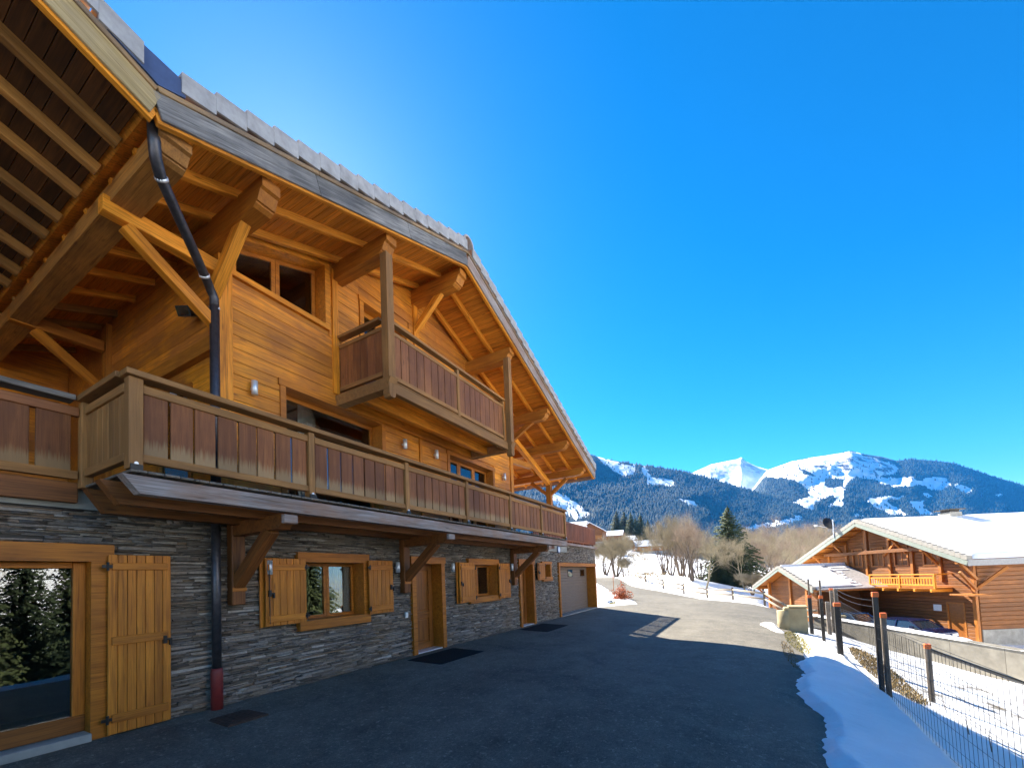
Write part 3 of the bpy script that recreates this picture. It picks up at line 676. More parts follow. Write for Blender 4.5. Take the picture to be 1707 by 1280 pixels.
# first-floor glazing
o = (UO['big'][0]-.09, UO['big'][1]+.09, 2.92, 5.16); w = surround('window', o, WY, .32, .10, .11, False, W_FRAME, .03)
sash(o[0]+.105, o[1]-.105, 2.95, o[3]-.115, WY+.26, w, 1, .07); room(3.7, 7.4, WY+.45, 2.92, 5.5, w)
curtain(5.0, 5.35, WY+.7, 3.0, 5.3, M_CURT, w, .04, 4)
o = (UO['win'][0]-.09, UO['win'][1]+.09, 2.92, 5.08); w = surround('window', o, WY, .32, .10, .11, False, W_FRAME, .03)
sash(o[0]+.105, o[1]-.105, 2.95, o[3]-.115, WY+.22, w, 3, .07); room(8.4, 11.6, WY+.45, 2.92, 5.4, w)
# window with a sloping head under the eaves
mb = MB(); y0, y1 = WY-.035, WY+.455; a, b, c = TRAP
mb.prism([(a-.09, c-.09), (b+.10, c-.09), (b+.10, c), (a-.09, c)], y0, y1); mb.prism([(a-.09, c), (a, c), (a, ttop(a)), (a-.09, ttop(a-.09)+.09)], y0, y1)
mb.prism([(b, c), (b+.10, c), (b+.10, ttop(b+.1)+.09), (b, ttop(b))], y0, y1); mb.prism([(a, ttop(a)), (b, ttop(b)), (b+.10, ttop(b+.10)+.09), (a-.09, ttop(a-.09)+.09)], y0, y1)
w = mb.build('window', W_HONEY, CH)
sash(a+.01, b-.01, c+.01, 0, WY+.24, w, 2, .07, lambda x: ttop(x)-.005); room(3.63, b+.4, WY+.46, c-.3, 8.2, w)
curtain(b-.62, b-.12, WY+.38, c+.05, 7.45, M_CURT, w, .03, 4)
# balcony door of the top floor
o = (5.95, 7.42, 5.26, 7.62); w = surround('balcony_door', o, WY, .30, .10, .10, False, W_HONEY, .03); sash(6.06, 7.31, 5.27, 7.515, WY+.2, w, 2, .09, mat=W_HONEY); room(5.9, 7.5, WY+.45, 5.27, 7.6, w)
# ---- main roof
RF = MB()
def slope(mb, xa, za, xb_, zb_, y0, y1, t0, t1):
    mb.prism([(xa, za+t0), (xb_, zb_+t0), (xb_, zb_+t1), (xa, za+t1)], y0, y1)
XE = 16.30; XV = 1.90
slope(RF, 7.65, 8.70, XE, zb(XE), YR+.10, 17.6, .15, .34); slope(RF, XV, zb(XV), 7.65, 8.70, YR+.10, 17.6, .15, .34)
ROOF = RF.build('roof', W_SOFFIT, CH)
RF2 = MB(); XA2 = -3.85
slope(RF2, XA2, zb2(XA2), XV, zb2(XV), YR+.10, 17.6, .15, .34); slope(RF2, -9.6, zb2(XA2)-.372*5.75, XA2, zb2(XA2), YR+.10, 17.6, .15, .34)
ROOF2 = RF2.build('roof', W_SOFFIT, CH)
# soffit boards run from the wall to the rake, side by side down the slope
sl_ = math.hypot(1, .372); step = .135/sl_
def soffit(x0, x1, zf, y1, parent, sgn, mat=None):
    x = x0
    while x < x1-.01:
        e = min(x+step, x1)
        beam('soffit_board', ((x+e)/2, YR+.11, zf((x+e)/2)+.132), ((x+e)/2, y1, zf((x+e)/2)+.132), (e-x)*sl_-.004, .022, mat or W_SOFFIT, parent, up=(-sgn*.372, 0, 1), c=.005)
        x = e
soffit(XV+.12, 3.6, zb, 13.38, ROOF, 1); soffit(3.6, 7.60, zb, 11.0, ROOF, 1); soffit(7.70, XE-.02, zb, 11.0, ROOF, -1)
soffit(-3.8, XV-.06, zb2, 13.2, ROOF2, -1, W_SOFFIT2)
def rafter(nm, xa, xb_, zf, y, w, h, mat, parent, up=0.0):
    beam(nm, (xa, y, zf(xa)+.118-h/2+up), (xb_, y, zf(xb_)+.118-h/2+up), w, h, mat, parent)
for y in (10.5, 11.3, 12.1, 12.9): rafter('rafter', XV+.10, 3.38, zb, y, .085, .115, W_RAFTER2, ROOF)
for y in (5.82, 6.50, 7.3, 8.1, 8.9, 9.7):
    rafter('rafter', XV+.10, 7.62, zb, y, .085, .115, W_RAFTER, ROOF); rafter('rafter', 7.68, XE-.10, zb, y, .085, .115, W_RAFTER, ROOF)
for y in np.arange(5.80, 13.0, .60):
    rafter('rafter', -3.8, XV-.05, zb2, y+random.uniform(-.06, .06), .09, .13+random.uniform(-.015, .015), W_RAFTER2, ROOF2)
# rake: inner rafter, fascia, weathered outer boards
for zf, xa, xb_, mat, rf, nm in ((zb, XV+.02, 7.645, W_FASCIA, ROOF, 0), (zb, 7.655, XE, W_GREY, ROOF, 1), (zb2, XA2, XV+.015, W_FASCIA2, ROOF2, 2)):
    beam('rake_rafter', (xa, YR+.075, zf(xa)+.055), (xb_, YR+.075, zf(xb_)+.055), .07, .15, W_RAFTER, rf)
    n = 3 if nm != 2 else 2
    for k in range(n):
        a = xa+(xb_-xa)*k/n; b = xa+(xb_-xa)*(k+1)/n
        beam('fascia_board', (a, YR+.02, zf(a)+.15), (b-.004, YR+.02, zf(b-.004)+.15), .036, .27, mat, rf)
        beam('drip_board', (a, YR+.008, zf(a)+.31), (b-.004, YR+.008, zf(b-.004)+.31), .06, .055, W_DRIP, rf)
# verge tiles: one L-shaped tile after another up each rake
def verge_tile(parent, zf, x, up, w=.345):
    s = 1 if zf(x+.01) > zf(x) else -1
    T = .372*s; v = []
    x0, x1 = x, x+w
    lift0, lift1 = (.055, .0) if up else (.0, .055)
    mb = MB()
    p = lambda xx, t, l: (xx, zf(xx)+t+l)
    mb.prism([p(x0, .335, lift0), p(x1, .335, lift1), p(x1, .565, lift1), p(x0, .565, lift0)], YR-.045, YR-.015)
    mb.prism([p(x0, .535, lift0), p(x1, .535, lift1), p(x1, .565, lift1), p(x0, .565, lift0)], YR-.0145, YR+.33)
    me = mb.mesh('verge_tile', False, [M_TILE])
    c = Vector((x, YR, zf(x)))
    me.transform(Matrix.Translation(-c))
    return link('verge_tile', me, None, parent, Matrix.Translation(c))
x = XV+.22
while x < 7.35: verge_tile(ROOF, zb, x+.002, True, .34); x += .342
x = 7.80
while x < XE-.1: verge_tile(ROOF, zb, x+.002, False, .34); x += .342
x = XV-.45
while x > XA2: verge_tile(ROOF2, zb2, x+.002, False, .34); x -= .342
# ridge tiles, valley sheet, snow on the slopes, eaves gutter
for k in range(12):
    y = YR-.05+k*.40
    prof = [(7.65+.19*math.cos(a), 8.70+.50+.17*math.sin(a)) for a in np.linspace(-.15, math.pi+.15, 9)]
    prof += [(7.65+.15*math.cos(a), 8.70+.50+.13*math.sin(a)) for a in np.linspace(math.pi+.15, -.15, 9)]
    MB().prism(prof, y, y+.395, 'y').build('ridge_tile', M_TILE, ROOF)
MB().prism([(XV-.42, zb2(XV-.42)+.345), (XV+.02, zb(XV)+.345), (XV+.26, zb(XV+.26)+.345), (XV+.26, zb(XV+.26)+.52), (XV-.42, zb2(XV-.42)+.52)], YR-.03, 17.5).build('valley_sheet', M_ZINC, ROOF)
mb = MB(); slope(mb, 2.4, zb(2.4), 7.4, zb(7.4), YR+.36, 17.5, .345, .50); slope(mb, 7.9, zb(7.9), XE-.05, zb(XE-.05), YR+.36, 17.5, .345, .50)
mb.build('tile_field', M_TILE, ROOF)
mb = MB(); slope(mb, 2.6, zb(2.6), 7.3, zb(7.3), YR+.45, 17.4, .505, .62); slope(mb, 8.1, zb(8.1), XE-.3, zb(XE-.3), YR+.45, 17.4, .505, .62); mb.build('roof_snow', M_SNOW, ROOF)
beam('eaves_board', (XE+.018, YR+.002, zb(XE)+.14), (XE+.018, 17.6, zb(XE)+.14), .034, .29, W_GREY, ROOF)
mb = MB(); mb.tube([(XE+.10, YR+.02, zb(XE)+.24), (XE+.10, 17.6, zb(XE)+.24)], .06, 10); mb.build('gutter', M_PIPE, ROOF, True)
# purlins with stepped, chamfered ends
def purlin(x, w, top, h, y0, y1, parent, mat=None):
    t = top; prof = [(y0, t), (y0, t-h*.42), (y0+.05, t-h*.47), (y0+.12, t-h*.84), (y0+.15, t-h*.84), (y0+.155, t-h*.90), (y0+.22, t-h), (y1, t-h), (y1, t)]
    me = MB().prism(prof, x-w/2, x+w/2, 'x').mesh('purlin', False, [mat or W_PURLIN])
    c = Vector((x, (y0+y1)/2, t-h/2)); Mx = Matrix.Translation(c) @ Matrix.Rotation(math.pi/2, 4, 'Z'); me.transform(Mx.inverted())
    return link('purlin', me, None, parent, Mx)
for x, h, yy in ((3.22, .36, 7.3), (5.42, .34, 8), (7.66, .36, 8), (9.87, .34, 8), (12.23, .34, 11), (13.85, .30, 11), (15.48, .28, 11)):
    purlin(x, .24, zb(x)+.02-(.035 if x != 7.66 else .06), h-.03, 5.20, yy, ROOF)
purlin(2.15, .30, zb(2.15)+.03, .24, 5.20, 13.2, ROOF, W_RAFTER2)
purlin(-1.2, .26, zb2(-1.2)-.03, .34, 5.3, 13.2, ROOF2)
# braces, ties and posts that carry the eaves
beam('brace', (3.2, 6.64, 6.02), (3.2, 5.78, 6.80), .14, .16, W_RAFTER, CH)
beam('brace', (7.66, 6.66, 7.72), (7.66, 5.80, 8.42), .12, .15, W_RAFTER, CH)
beam('brace', (12.23, 6.60, 6.25), (12.23, 5.80, 6.72), .12, .14, W_PURLIN, CH)
beam('tie_beam', (1.93, 6.58, 6.40), (3.24, 6.58, 6.40), .15, .20, W_RAFTER, CH)
beam('brace', (2.16, 6.58, 6.27), (3.20, 6.58, 5.52), .13, .15, W_HONEY, CH)
beam('tie_beam', (2.0, 10.80, 6.52), (3.22, 10.80, 6.52), .15, .20, W_PURLIN, CH)
beam('brace', (2.30, 10.80, 6.40), (3.18, 10.80, 5.68), .13, .15, W_HONEY, CH)
bx('eaves_post', 15.38, 15.58, 6.62, 6.82, 3.06, 5.42, W_PURLIN, CH)
beam('brace', (15.48, 6.68, 4.92), (15.48, 5.95, 5.47), .12, .13, W_PURLIN, CH); beam('brace', (15.48, 6.76, 4.92), (15.48, 7.50, 5.50), .12, .13, W_PURLIN, CH)
beam('principal_rafter', (12.34, 6.72, 6.52), (15.46, 6.72, 5.38), .16, .20, W_RAFTER, CH)
beam('tie_beam', (12.33, 6.72, 5.62), (13.80, 6.72, 5.72), .14, .18, W_PURLIN, CH)
# rainwater pipe from the valley
mb = MB(); mb.tube([(1.98, 5.30, 6.72), (1.99, 5.31, 6.50), (2.02, 5.36, 6.40), (2.10, 5.46, 6.30), (3.02, 6.42, 6.02), (3.10, 6.50, 5.97), (3.16, 6.53, 5.90), (3.165, 6.535, 5.75)], .060, 14)
DP = mb.build('downpipe', M_PIPE, CH, True)
MB().tube([(3.165, 6.535, 5.78), (3.165, 6.535, 2.92)], .063, 14).build('pipe_length', M_PIPE, DP, True)
MB().tube([(3.165, 6.545, 2.93), (3.165, 6.545, .50)], .058, 14).build('pipe_length', M_PIPE, DP, True)
tag(MB().tube([(3.165, 6.545, .56), (3.165, 6.545, .52), (3.165, 6.545, -.01)], [.068, .075, .075], 14).build('pipe_foot', M_REDPIPE, DP, True), 'red painted foot of the rain pipe')
for p in ((2.12, 5.48, 6.295), (2.95, 6.35, 6.04), (3.165, 6.535, 5.76)): MB().tube([(p[0]-.01, p[1]-.01, p[2]+.008), (p[0]+.01, p[1]+.01, p[2]-.008)], .067, 14).build('pipe_collar', M_STEEL, DP, True)

# ---- lower balcony
def boards_x(parent, x0, x1, y, z0, z1, n, mat, gap=.022, th=.026):
    w = (x1-x0)/n
    for k in range(n):
        j = random.uniform(-.004, .004); bx('board', x0+k*w+gap/2+j, x0+(k+1)*w-gap/2+j, y-th/2, y+th/2, z0+random.uniform(-.006, .006), z1, mat, parent, .005, 2)
BY = 5.34
LB = MB().box(1.90, 13.50, BY+.10, WY-.03, 2.838, 2.862).build('balcony', W_OLD, CH)
tag(LB, 'long lower balcony with vertical board railing')
x = 1.78
while x < 13.5:                                # deck boards, ends proud of the beam
    bx('deck_board', x, x+.135, BY-.075+random.uniform(-.008, .008), WY-.03, 2.865, 2.892, W_OLD, LB, .006); x += .142
me = MB().prism([(1.72, 2.835), (1.86, 2.655), (13.52, 2.655), (13.52, 2.835)], BY-.06, BY+.08, 'y').mesh('edge_beam', False, [W_GREY]); link('edge_beam', me, None, LB)
for y, z0, z1, xa in ((5.78, 2.60, 2.835, 1.78), (6.40, 2.58, 2.835, 1.86)):
    link('joist', MB().prism([(xa-.1, z1), (xa+.06, z0), (13.4, z0), (13.4, z1)], y-.07, y+.07, 'y').mesh('joist', False, [W_BRKT]), None, LB)
PX = [1.83, 3.81, 5.75, 7.65, 9.62, 11.55, 13.44]
for i, x in enumerate(PX):
    a = .06 if i == 0 else .045
    bx('post', x-a, x+a, BY-.055, BY+.055, 2.90, 3.835 if i else 3.84, W_RAIL, LB)
    MB().tube([(x, BY-.056, 2.955), (x, BY-.066, 2.955)], .018, 8).build('bolt', M_STEEL, LB)
    MB().box(x-.05, x+.05, BY-.075, BY-.056, 2.893, 2.945).build('foot_bracket', M_DARK, LB)
for i in range(len(PX)-1):
    a, b = PX[i]+.062, PX[i+1]-.047
    bx('bottom_rail', a, b, BY-.035, BY+.035, 2.985, 3.068, W_RAIL, LB); bx('top_rail', a, b, BY-.035, BY+.035, 3.70, 3.79, W_RAIL, LB)
    boards_x(LB, a+.005, b-.005, BY-.001, 3.06, 3.705, 8, W_BOARD if i < 4 else W_BOARD2)
bx('handrail', 1.74, 13.52, BY-.10, BY+.08, 3.845, 3.905, W_RAIL, LB)
# return at the near end and the railing of the covered terrace
xr = 1.80
bx('handrail', xr-.09, xr+.08, BY+.085, 6.50, 3.845, 3.905, W_RAIL, LB); bx('top_rail', xr-.035, xr+.035, BY+.06, 6.44, 3.70, 3.79, W_RAIL, LB); bx('bottom_rail', xr-.035, xr+.035, BY+.06, 6.44, 2.985, 3.068, W_RAIL, LB)
w_ = (6.44-BY-.06)/7
for k in range(7): bx('board', xr-.012, xr+.012, BY+.065+k*w_, BY+.06+(k+1)*w_-.004, 3.06, 3.70, W_RAIL, LB, .005, 2)
bx('post', xr-.055, xr+.05, 6.445, 6.56, 2.86, 3.84, W_RAIL, LB)
TR = MB().box(-9, 1.73, 6.50, 6.58, 2.96, 3.05).build('terrace_railing', W_RAIL, CH)
bx('handrail', -9, 1.70, 6.45, 6.64, 3.845, 3.905, W_OLD, TR); bx('top_rail', -9, 1.74, 6.505, 6.575, 3.68, 3.78, W_BOARD, TR)
x = 1.70
while x > -3: bx('board', x-.29, x-.02, 6.527, 6.553, 3.03, 3.70, W_BOARD, TR, .005, 2); x -= .315
bx('post', -.05, .06, 6.50, 6.60, 2.94, 3.84, W_RAIL, TR)
# brackets under the balcony
for x in (3.46, 7.0, 12.02):
    bk = link('bracket', cbox(1.20, .19, .15, .012, W_BRKT), None, CH, frame((x, WY-.07, 1.42), (x, WY-.07, 2.62), (0, 1, 0))[0])
    prof = [(5.34, 2.63), (5.34, 2.50), (5.42, 2.44), (WY-.01, 2.43), (WY-.01, 2.63)]
    link('arm', MB().prism(prof, x-.085, x+.085, 'x').mesh('arm', False, [W_BRKT]), None, bk)
    beam('strut', (x, 6.56, 1.72), (x, 5.68, 2.46), .15, .16, W_BRKT, bk); bx('foot_block', x-.10, x+.10, WY-.16, WY-.145, 1.62, 1.68, W_FRAME, bk)
    bx('end_block', x-.09, x+.11, 5.268, 5.338, 2.50, 2.62, W_GREY, bk, .01)
# ---- terrace railing over the garage
FRL = MB().box(13.56, 20.80, WY-.045, WY+.03, 3.16, 3.25).build('terrace_railing', W_RED, CH)
bx('top_rail', 13.56, 20.80, WY-.055, WY+.04, 3.90, 3.98, W_RED, FRL)
for x in (14.9, 16.3, 17.75, 19.2, 20.72): bx('post', x-.05, x+.05, WY+.032, WY+.12, 3.065, 3.95, W_RED, FRL)
x = 13.6
while x < 20.75: bx('board', x, x+.114, WY-.080, WY-.060, 3.20, 3.90, W_RED, FRL, .005, 2); x += .156
FRE = MB().box(20.745, 20.82, WY+.15, 12, 3.16, 3.25).build('terrace_railing', W_RED, CH); bx('top_rail', 20.735, 20.83, WY+.15, 12, 3.90, 3.98, W_RED, FRE)
y = WY+.14
while y < 11.9: bx('board', 20.825, 20.85, y, y+.15, 3.20, 3.90, W_RED, FRE, .005, 2); y += .156
# ---- upper balcony
UY = 5.40
UB = MB().box(5.45, 9.80, UY+.06, WY-.02, 5.265, 5.285).build('balcony', W_HONEY, CH); tag(UB, 'short upper balcony under the roof ridge')
y = UY-.03
while y < WY-.12: bx('deck_board', 5.42, 9.83, y, y+.125, 5.288, 5.312, W_RAIL, UB, .005); y += .13
for x in (5.40, 9.80):
    link('outrigger', MB().prism([(5.20, 5.262), (5.30, 5.06), (WY-.02, 5.06), (WY-.02, 5.262)], x-.09, x+.09, 'x').mesh('outrigger', False, [W_RAIL]), None, UB)
bx('edge_beam', 5.50, 9.70, UY-.06, UY+.05, 5.07, 5.262, W_RAIL, UB)
for x in (5.40, 9.80): bx('post_foot', x-.07, x+.07, UY-.14, UY-.02, 4.935, 5.06, W_RAIL, UB)
bx('joist', 5.50, 9.70, 6.0, 6.12, 5.05, 5.262, W_HONEY, UB); bx('joist', 5.50, 9.70, 6.54, 6.63, 5.07, 5.262, W_HONEY, UB)
for x in (5.40, 9.80):
    zt = zb(x)-.31
    me = MB().prism([(x-.08, 4.98), (x-.05, 4.92), (x+.05, 4.92), (x+.08, 4.98), (x+.08, zt), (x-.08, zt)], UY-.152, UY+.0, 'y').mesh('post', False, [W_RAIL])
    me.transform(Matrix.Translation((-x, -UY, -6))); me.transform(Matrix.Rotation(math.pi/2, 4, 'Y')); link('post', me, None, UB, Matrix.Translation((x, UY, 6)) @ Matrix.Rotation(-math.pi/2, 4, 'Y'))
UPX = [5.56, 7.62, 9.66]
for x in UPX: bx('rail_post', x-.04, x+.04, UY+.003, UY+.09, 5.15 if x == 7.62 else 5.315, 6.40, W_RAIL, UB)
for i in range(2):
    a, b = UPX[i]+.042, UPX[i+1]-.042
    bx('bottom_rail', a, b, UY+.01, UY+.075, 5.37, 5.45, W_RAIL, UB); bx('top_rail', a, b, UY+.01, UY+.075, 6.21, 6.28, W_RAIL, UB); boards_x(UB, a, b, UY+.04, 5.44, 6.215, 9, W_BOARD2, .014)
bx('handrail', 5.50, 9.71, UY-.02, UY+.11, 6.40, 6.455, W_RAIL, UB)
for x in (5.43, 9.77):
    bx('handrail', x-.07, x+.07, UY+.115, WY-.02, 6.40, 6.455, W_RAIL, UB); bx('bottom_rail', x-.035, x+.035, UY+.095, WY-.02, 5.37, 5.45, W_RAIL, UB); bx('top_rail', x-.035, x+.035, UY+.095, WY-.02, 6.21, 6.28, W_RAIL, UB)
    w_ = (WY-.03-UY-.10)/6
    for k in range(6): bx('board', x-.013, x+.013, UY+.10+k*w_+.005, UY+.10+(k+1)*w_-.005, 5.44, 6.22, W_BOARD2, UB, .004, 2)

# ------------------------------------------------------------------ small things on and by the chalet
LAMP = thing('wall_lamp', 'x', 'wall lamp', (0, 0, 0), 0, 'up-and-down wall lamps on the front of the chalet')
MB().tube([(0, -.085, -.11), (0, -.085, .11)], .046, 16).build('tube', M_STEEL, LAMP, True); MB().box(-.015, .015, -.055, .0, -.02, .02).build('arm', M_STEEL, LAMP); MB().tube([(0, -.085, .1105), (0, -.085, .113)], .038, 12).build('lens', M_WHITEP, LAMP)
spots = [(3.75, WY-.004, 4.80, 'cylindrical steel wall lamp beside the dark downpipe, above the lower balcony rail'), (7.10, WY-.004, 4.78, 'steel wall lamp nearest the wide dark first-floor window, above the balcony'),
         (8.22, WY-.004, 4.81, 'steel wall lamp just left of the window reflecting blue sky'), (11.62, WY-.004, 4.90, 'steel wall lamp near the far upper corner, right of the window reflecting blue sky'),
         (3.93, WY-.03, 1.97, 'small wall lamp half hidden behind the nearest balcony bracket, left of the shutters'), (6.74, WY-.03, 1.98, 'small wall lamp on the slate between the first window and the first door'),
         (8.70, WY-.03, 1.98, 'small wall lamp on the slate right of the first wooden door'), (11.82, WY-.03, 2.0, 'small wall lamp on the slate beside the far balcony bracket')]
for i, (x, y, z, lb) in enumerate(spots):
    M = Matrix.Translation((x, y, z))
    if i == 0: LAMP.matrix_basis = M; WM[LAMP.name] = M; LAMP['label'] = lb
    else: copy_tree(LAMP, M, lb)
M = Matrix.Translation((3.335, 8.0, 4.78)) @ Matrix.Rotation(-math.pi/2, 4, 'Z'); copy_tree(LAMP, M, 'steel wall lamp on the recessed side wall, seen just above the balcony corner')
FL = thing('floodlight', 'black floodlight on the side wall under the near eaves, above the balcony', 'floodlight', (3.33, 7.35, 5.95))
mb = MB(); mb.bar((3.20, 7.30, 5.99), (3.06, 7.22, 5.90), .20, .14); mb.build('housing', M_DARK, FL); MB().bar((3.055, 7.215, 5.895), (3.045, 7.21, 5.89), .17, .11).build('lens', M_GLASS, FL); MB().bar((3.33, 7.33, 5.99), (3.20, 7.30, 5.99), .03, .03).build('arm', M_DARK, FL)
KB = thing('key_box', 'small grey key box on the leg of the nearest balcony bracket', 'key box', (3.46, WY-.16, 1.75))
bx('case', 3.41, 3.49, WY-.19, WY-.147, 1.74, 1.86, M_DARK, KB, .01); bx('cover', 3.42, 3.47, WY-.197, WY-.1905, 1.77, 1.85, M_STEEL, KB, .004)
def mat_obj(x0, x1, y0, y1, lb):
    t = thing('doormat', lb, 'doormat', ((x0+x1)/2, (y0+y1)/2, 0), 0, 'black doormats')
    nx, ny = 26, 14; X, Y = np.meshgrid(np.linspace(x0, x1, nx), np.linspace(y0, y1, ny), indexing='ij')
    for nm, off, dx in (('border', .012, 0), ('pile', .017, .05)):
        X, Y = np.meshgrid(np.linspace(x0+dx, x1-dx, nx), np.linspace(y0+dx, y1-dx, ny), indexing='ij')
        Z = G(X, Y)+off; Z[0, :] -= .01; Z[-1, :] -= .01; Z[:, 0] -= .01; Z[:, -1] -= .01
        link(nm, gridmesh(nm, X, Y, Z, M_RUBBER), None, t)
mat_obj(6.75, 8.45, 5.45, 6.45, 'large black rubber doormat before the nearer wooden door')
mat_obj(11.95, 13.85, 5.45, 6.52, 'black doormat before the farther wooden door, next to the garage')
t = thing('drain_cover', 'rust-brown square drain cover in the asphalt at the foot of the red pipe', 'drain cover', (3.1, 5.95, 0))
z0 = gz(3.1, 5.95); M_RUST = plain('rusted_iron', (.085, .05, .035), .9, .2, .3, 20, .3, .4)
MB().box(2.86, 3.36, 5.66, 6.22, z0-.03, z0+.014).build('frame', M_RUST, t); MB().box(2.90, 3.32, 5.70, 6.18, z0-.01, z0+.019).build('lid', M_RUST, t)
for k in range(4): MB().box(2.95+k*.09, 2.98+k*.09, 5.76, 6.12, z0+.0195, z0+.024).build('rib', M_RUST, t)

t = thing('wall_plaque', 'small pale round plaque on the slate above the garage door', 'plaque', (15.95, WY-.03, 2.74))
MB().tube([(15.95, WY-.02, 2.74), (15.95, WY-.055, 2.74)], .15, 20).build('disc', M_ZINC, t); MB().tube([(15.95, WY-.0555, 2.74), (15.95, WY-.065, 2.74)], .11, 20).build('face', M_STEEL, t)
t = thing('doorbell', 'small pale doorbell plate on the slate left of the nearer wooden door', 'doorbell', (7.04, WY-.03, .93))
bx('plate', 7.0, 7.08, WY-.06, WY-.022, .87, .99, M_WHITEP, t, .006); MB().tube([(7.04, WY-.061, .93), (7.04, WY-.068, .93)], .015, 10).build('button', M_STEEL, t)
# ------------------------------------------------------------------ boundary fence beside the drive
FN = thing('boundary_fence', 'black wire mesh fence with orange-capped posts along the snow bank', 'fence', (9.4, -1.9, gz(9.4, -1.9)))
def mesh_panel(p0, p1, zlo, zhi, parent, sx=.10, sz=.2, r=.0024):
    p0 = np.array(p0); p1 = np.array(p1); L = np.linalg.norm(p1-p0); u = (p1-p0)/L; nrm = np.array([-u[1], u[0]])
    V = []; Fq = []
    def wire(a, b):
        n0 = len(V); d = np.array(b)-np.array(a); d = d/np.linalg.norm(d)
        s = np.cross(d, [u[0], u[1], 0]); s = s/np.linalg.norm(s) if np.linalg.norm(s) > .1 else np.array([0, 0, 1.0]); t = np.cross(d, s)
        for q in (a, b):
            for k in range(3):
                an = 2.094*k; V.append(np.array(q)+(s*math.cos(an)+t*math.sin(an))*r)
        for k in range(3): Fq.append((n0+k, n0+(k+1) % 3, n0+3+(k+1) % 3, n0+3+k))
    lo0, lo1 = zlo; hi0, hi1 = zhi
    for s in np.arange(0, L, sx):
        f = s/L; c = p0+u*s; zs = [lo0+(lo1-lo0)*f, (lo0+(lo1-lo0)*f)*.35+(hi0+(hi1-hi0)*f)*.65, hi0+(hi1-hi0)*f]
        wire((c[0], c[1], zs[0]), (c[0], c[1], zs[2]))
    n = max(2, int((hi0-lo0)/sz))
    for k in range(n+1):
        f = k/n
        wire((p0[0], p0[1], lo0+(hi0-lo0)*f), (p1[0], p1[1], lo1+(hi1-lo1)*f))
        wire((p0[0]+nrm[0]*.012, p0[1]+nrm[1]*.012, lo0+(hi0-lo0)*f+.03), (p1[0]+nrm[0]*.012, p1[1]+nrm[1]*.012, lo1+(hi1-lo1)*f+.03)) if k in (0, n, n//2) else None
    return tag(link('mesh_panel', fast_mesh('mesh_panel', V, Fq, M_DARK), None, parent), kind='stuff')
def fpost(x, y, top, w, parent, wrap=True, cap=True, lean=0.0, ext=0.0, mat=None):
    z0 = gz(x, y)-.25; z0v = Vector((x, y, z0)); z1v = Vector((x-lean, y, top))
    o = beam('post', z0v, z1v, w, w, mat or (M_BLACKP if wrap else W_OLD), parent, (0, 1, 0), .012)
    if cap: beam('cap', z1v+Vector((0, 0, .001)), z1v-Vector((0, 0, .085)), w+.016, w+.016, M_ORANGE, o, (0, 1, 0), .006)
    if ext: MB().tube([z1v, z1v+Vector((-.01, 0, ext))], .028, 8).build('pole', W_OLD, o)
    return o
fpost(12.79, -1.86, .74, .12, FN, lean=.05); fpost(15.49, -1.89, .76, .085, FN, ext=.46); fpost(17.49, -1.82, .66, .11, FN, ext=.55); fpost(9.40, -1.90, 1.16, .072, FN, lean=.03)
fpost(9.55, -2.02, .79, .075, FN, False); fpost(14.1, -2.05, 1.02, .085, FN, False, False)
fpost(4.5, -1.95, .62, .10, FN)
for a, b in ((17.42, 15.55), (15.43, 12.88), (12.70, 9.46), (9.34, 4.56)):
    mesh_panel((a, -1.88), (b, -1.90), (gz(a, -1.9)-.02, gz(b, -1.9)-.02), (.58 if a < 17 else .52, .62), FN)
for dz in (1.05, 1.16):                        # slack wires strung above the mesh
    mb = MB(); pts = []
    for x0, x1 in ((17.49, 12.79), (12.79, 9.4)):
        for t in np.linspace(0, 1, 9): pts.append((x0+(x1-x0)*t, -1.86, dz-.02*(x0 < 13)-.25*(17.49-(x0+(x1-x0)*t))/17-.06*math.sin(math.pi*t)))
    mb.tube(pts, .004, 4); mb.build('wire', M_DARK, FN)
FN2 = thing('lower_fence', 'short fence of weathered posts with a dark sloping rail on the sunlit snow slope', 'fence', (10.6, -2.8, -1))
fpost(10.57, -2.83, .13, .075, FN2, False); fpost(*dl(15.98, 11.92), .28, .13, FN2, False, False); fpost(*dl(19.3, 14.6), .60, .12, FN2, False)
a = Vector((10.60, -2.85, .02)); q = dl(8.2, 12.4); b = Vector((*q, -1.75)); MB().tube([a, (a+b)/2-Vector((0, 0, .03)), b], .035, 8).build('rail', M_BLACKP, FN2)
mesh_panel((10.57, -2.85), dl(19.3, 14.6), (gz(10.57, -2.85), gz(*dl(19.3, 14.6))), (.02, .2), FN2, .07, .22)
tw = thing('snow_twigs', 'thin bare sapling twigs poking from the shaded snow by the mesh fence', 'twigs', (8.6, -2.5, gz(8.6, -2.5)))
for k in range(5):
    x, y = 8.0+random.uniform(-.6, 2.2), -2.6+random.uniform(-.4, .3); z = gz(x, y)
    MB().tube([(x, y, z-.05), (x-.1, y+.05, z+.18), (x-.28, y+.1, z+.34)], [.008, .006, .003], 5).build('stem', W_OLD, tw)
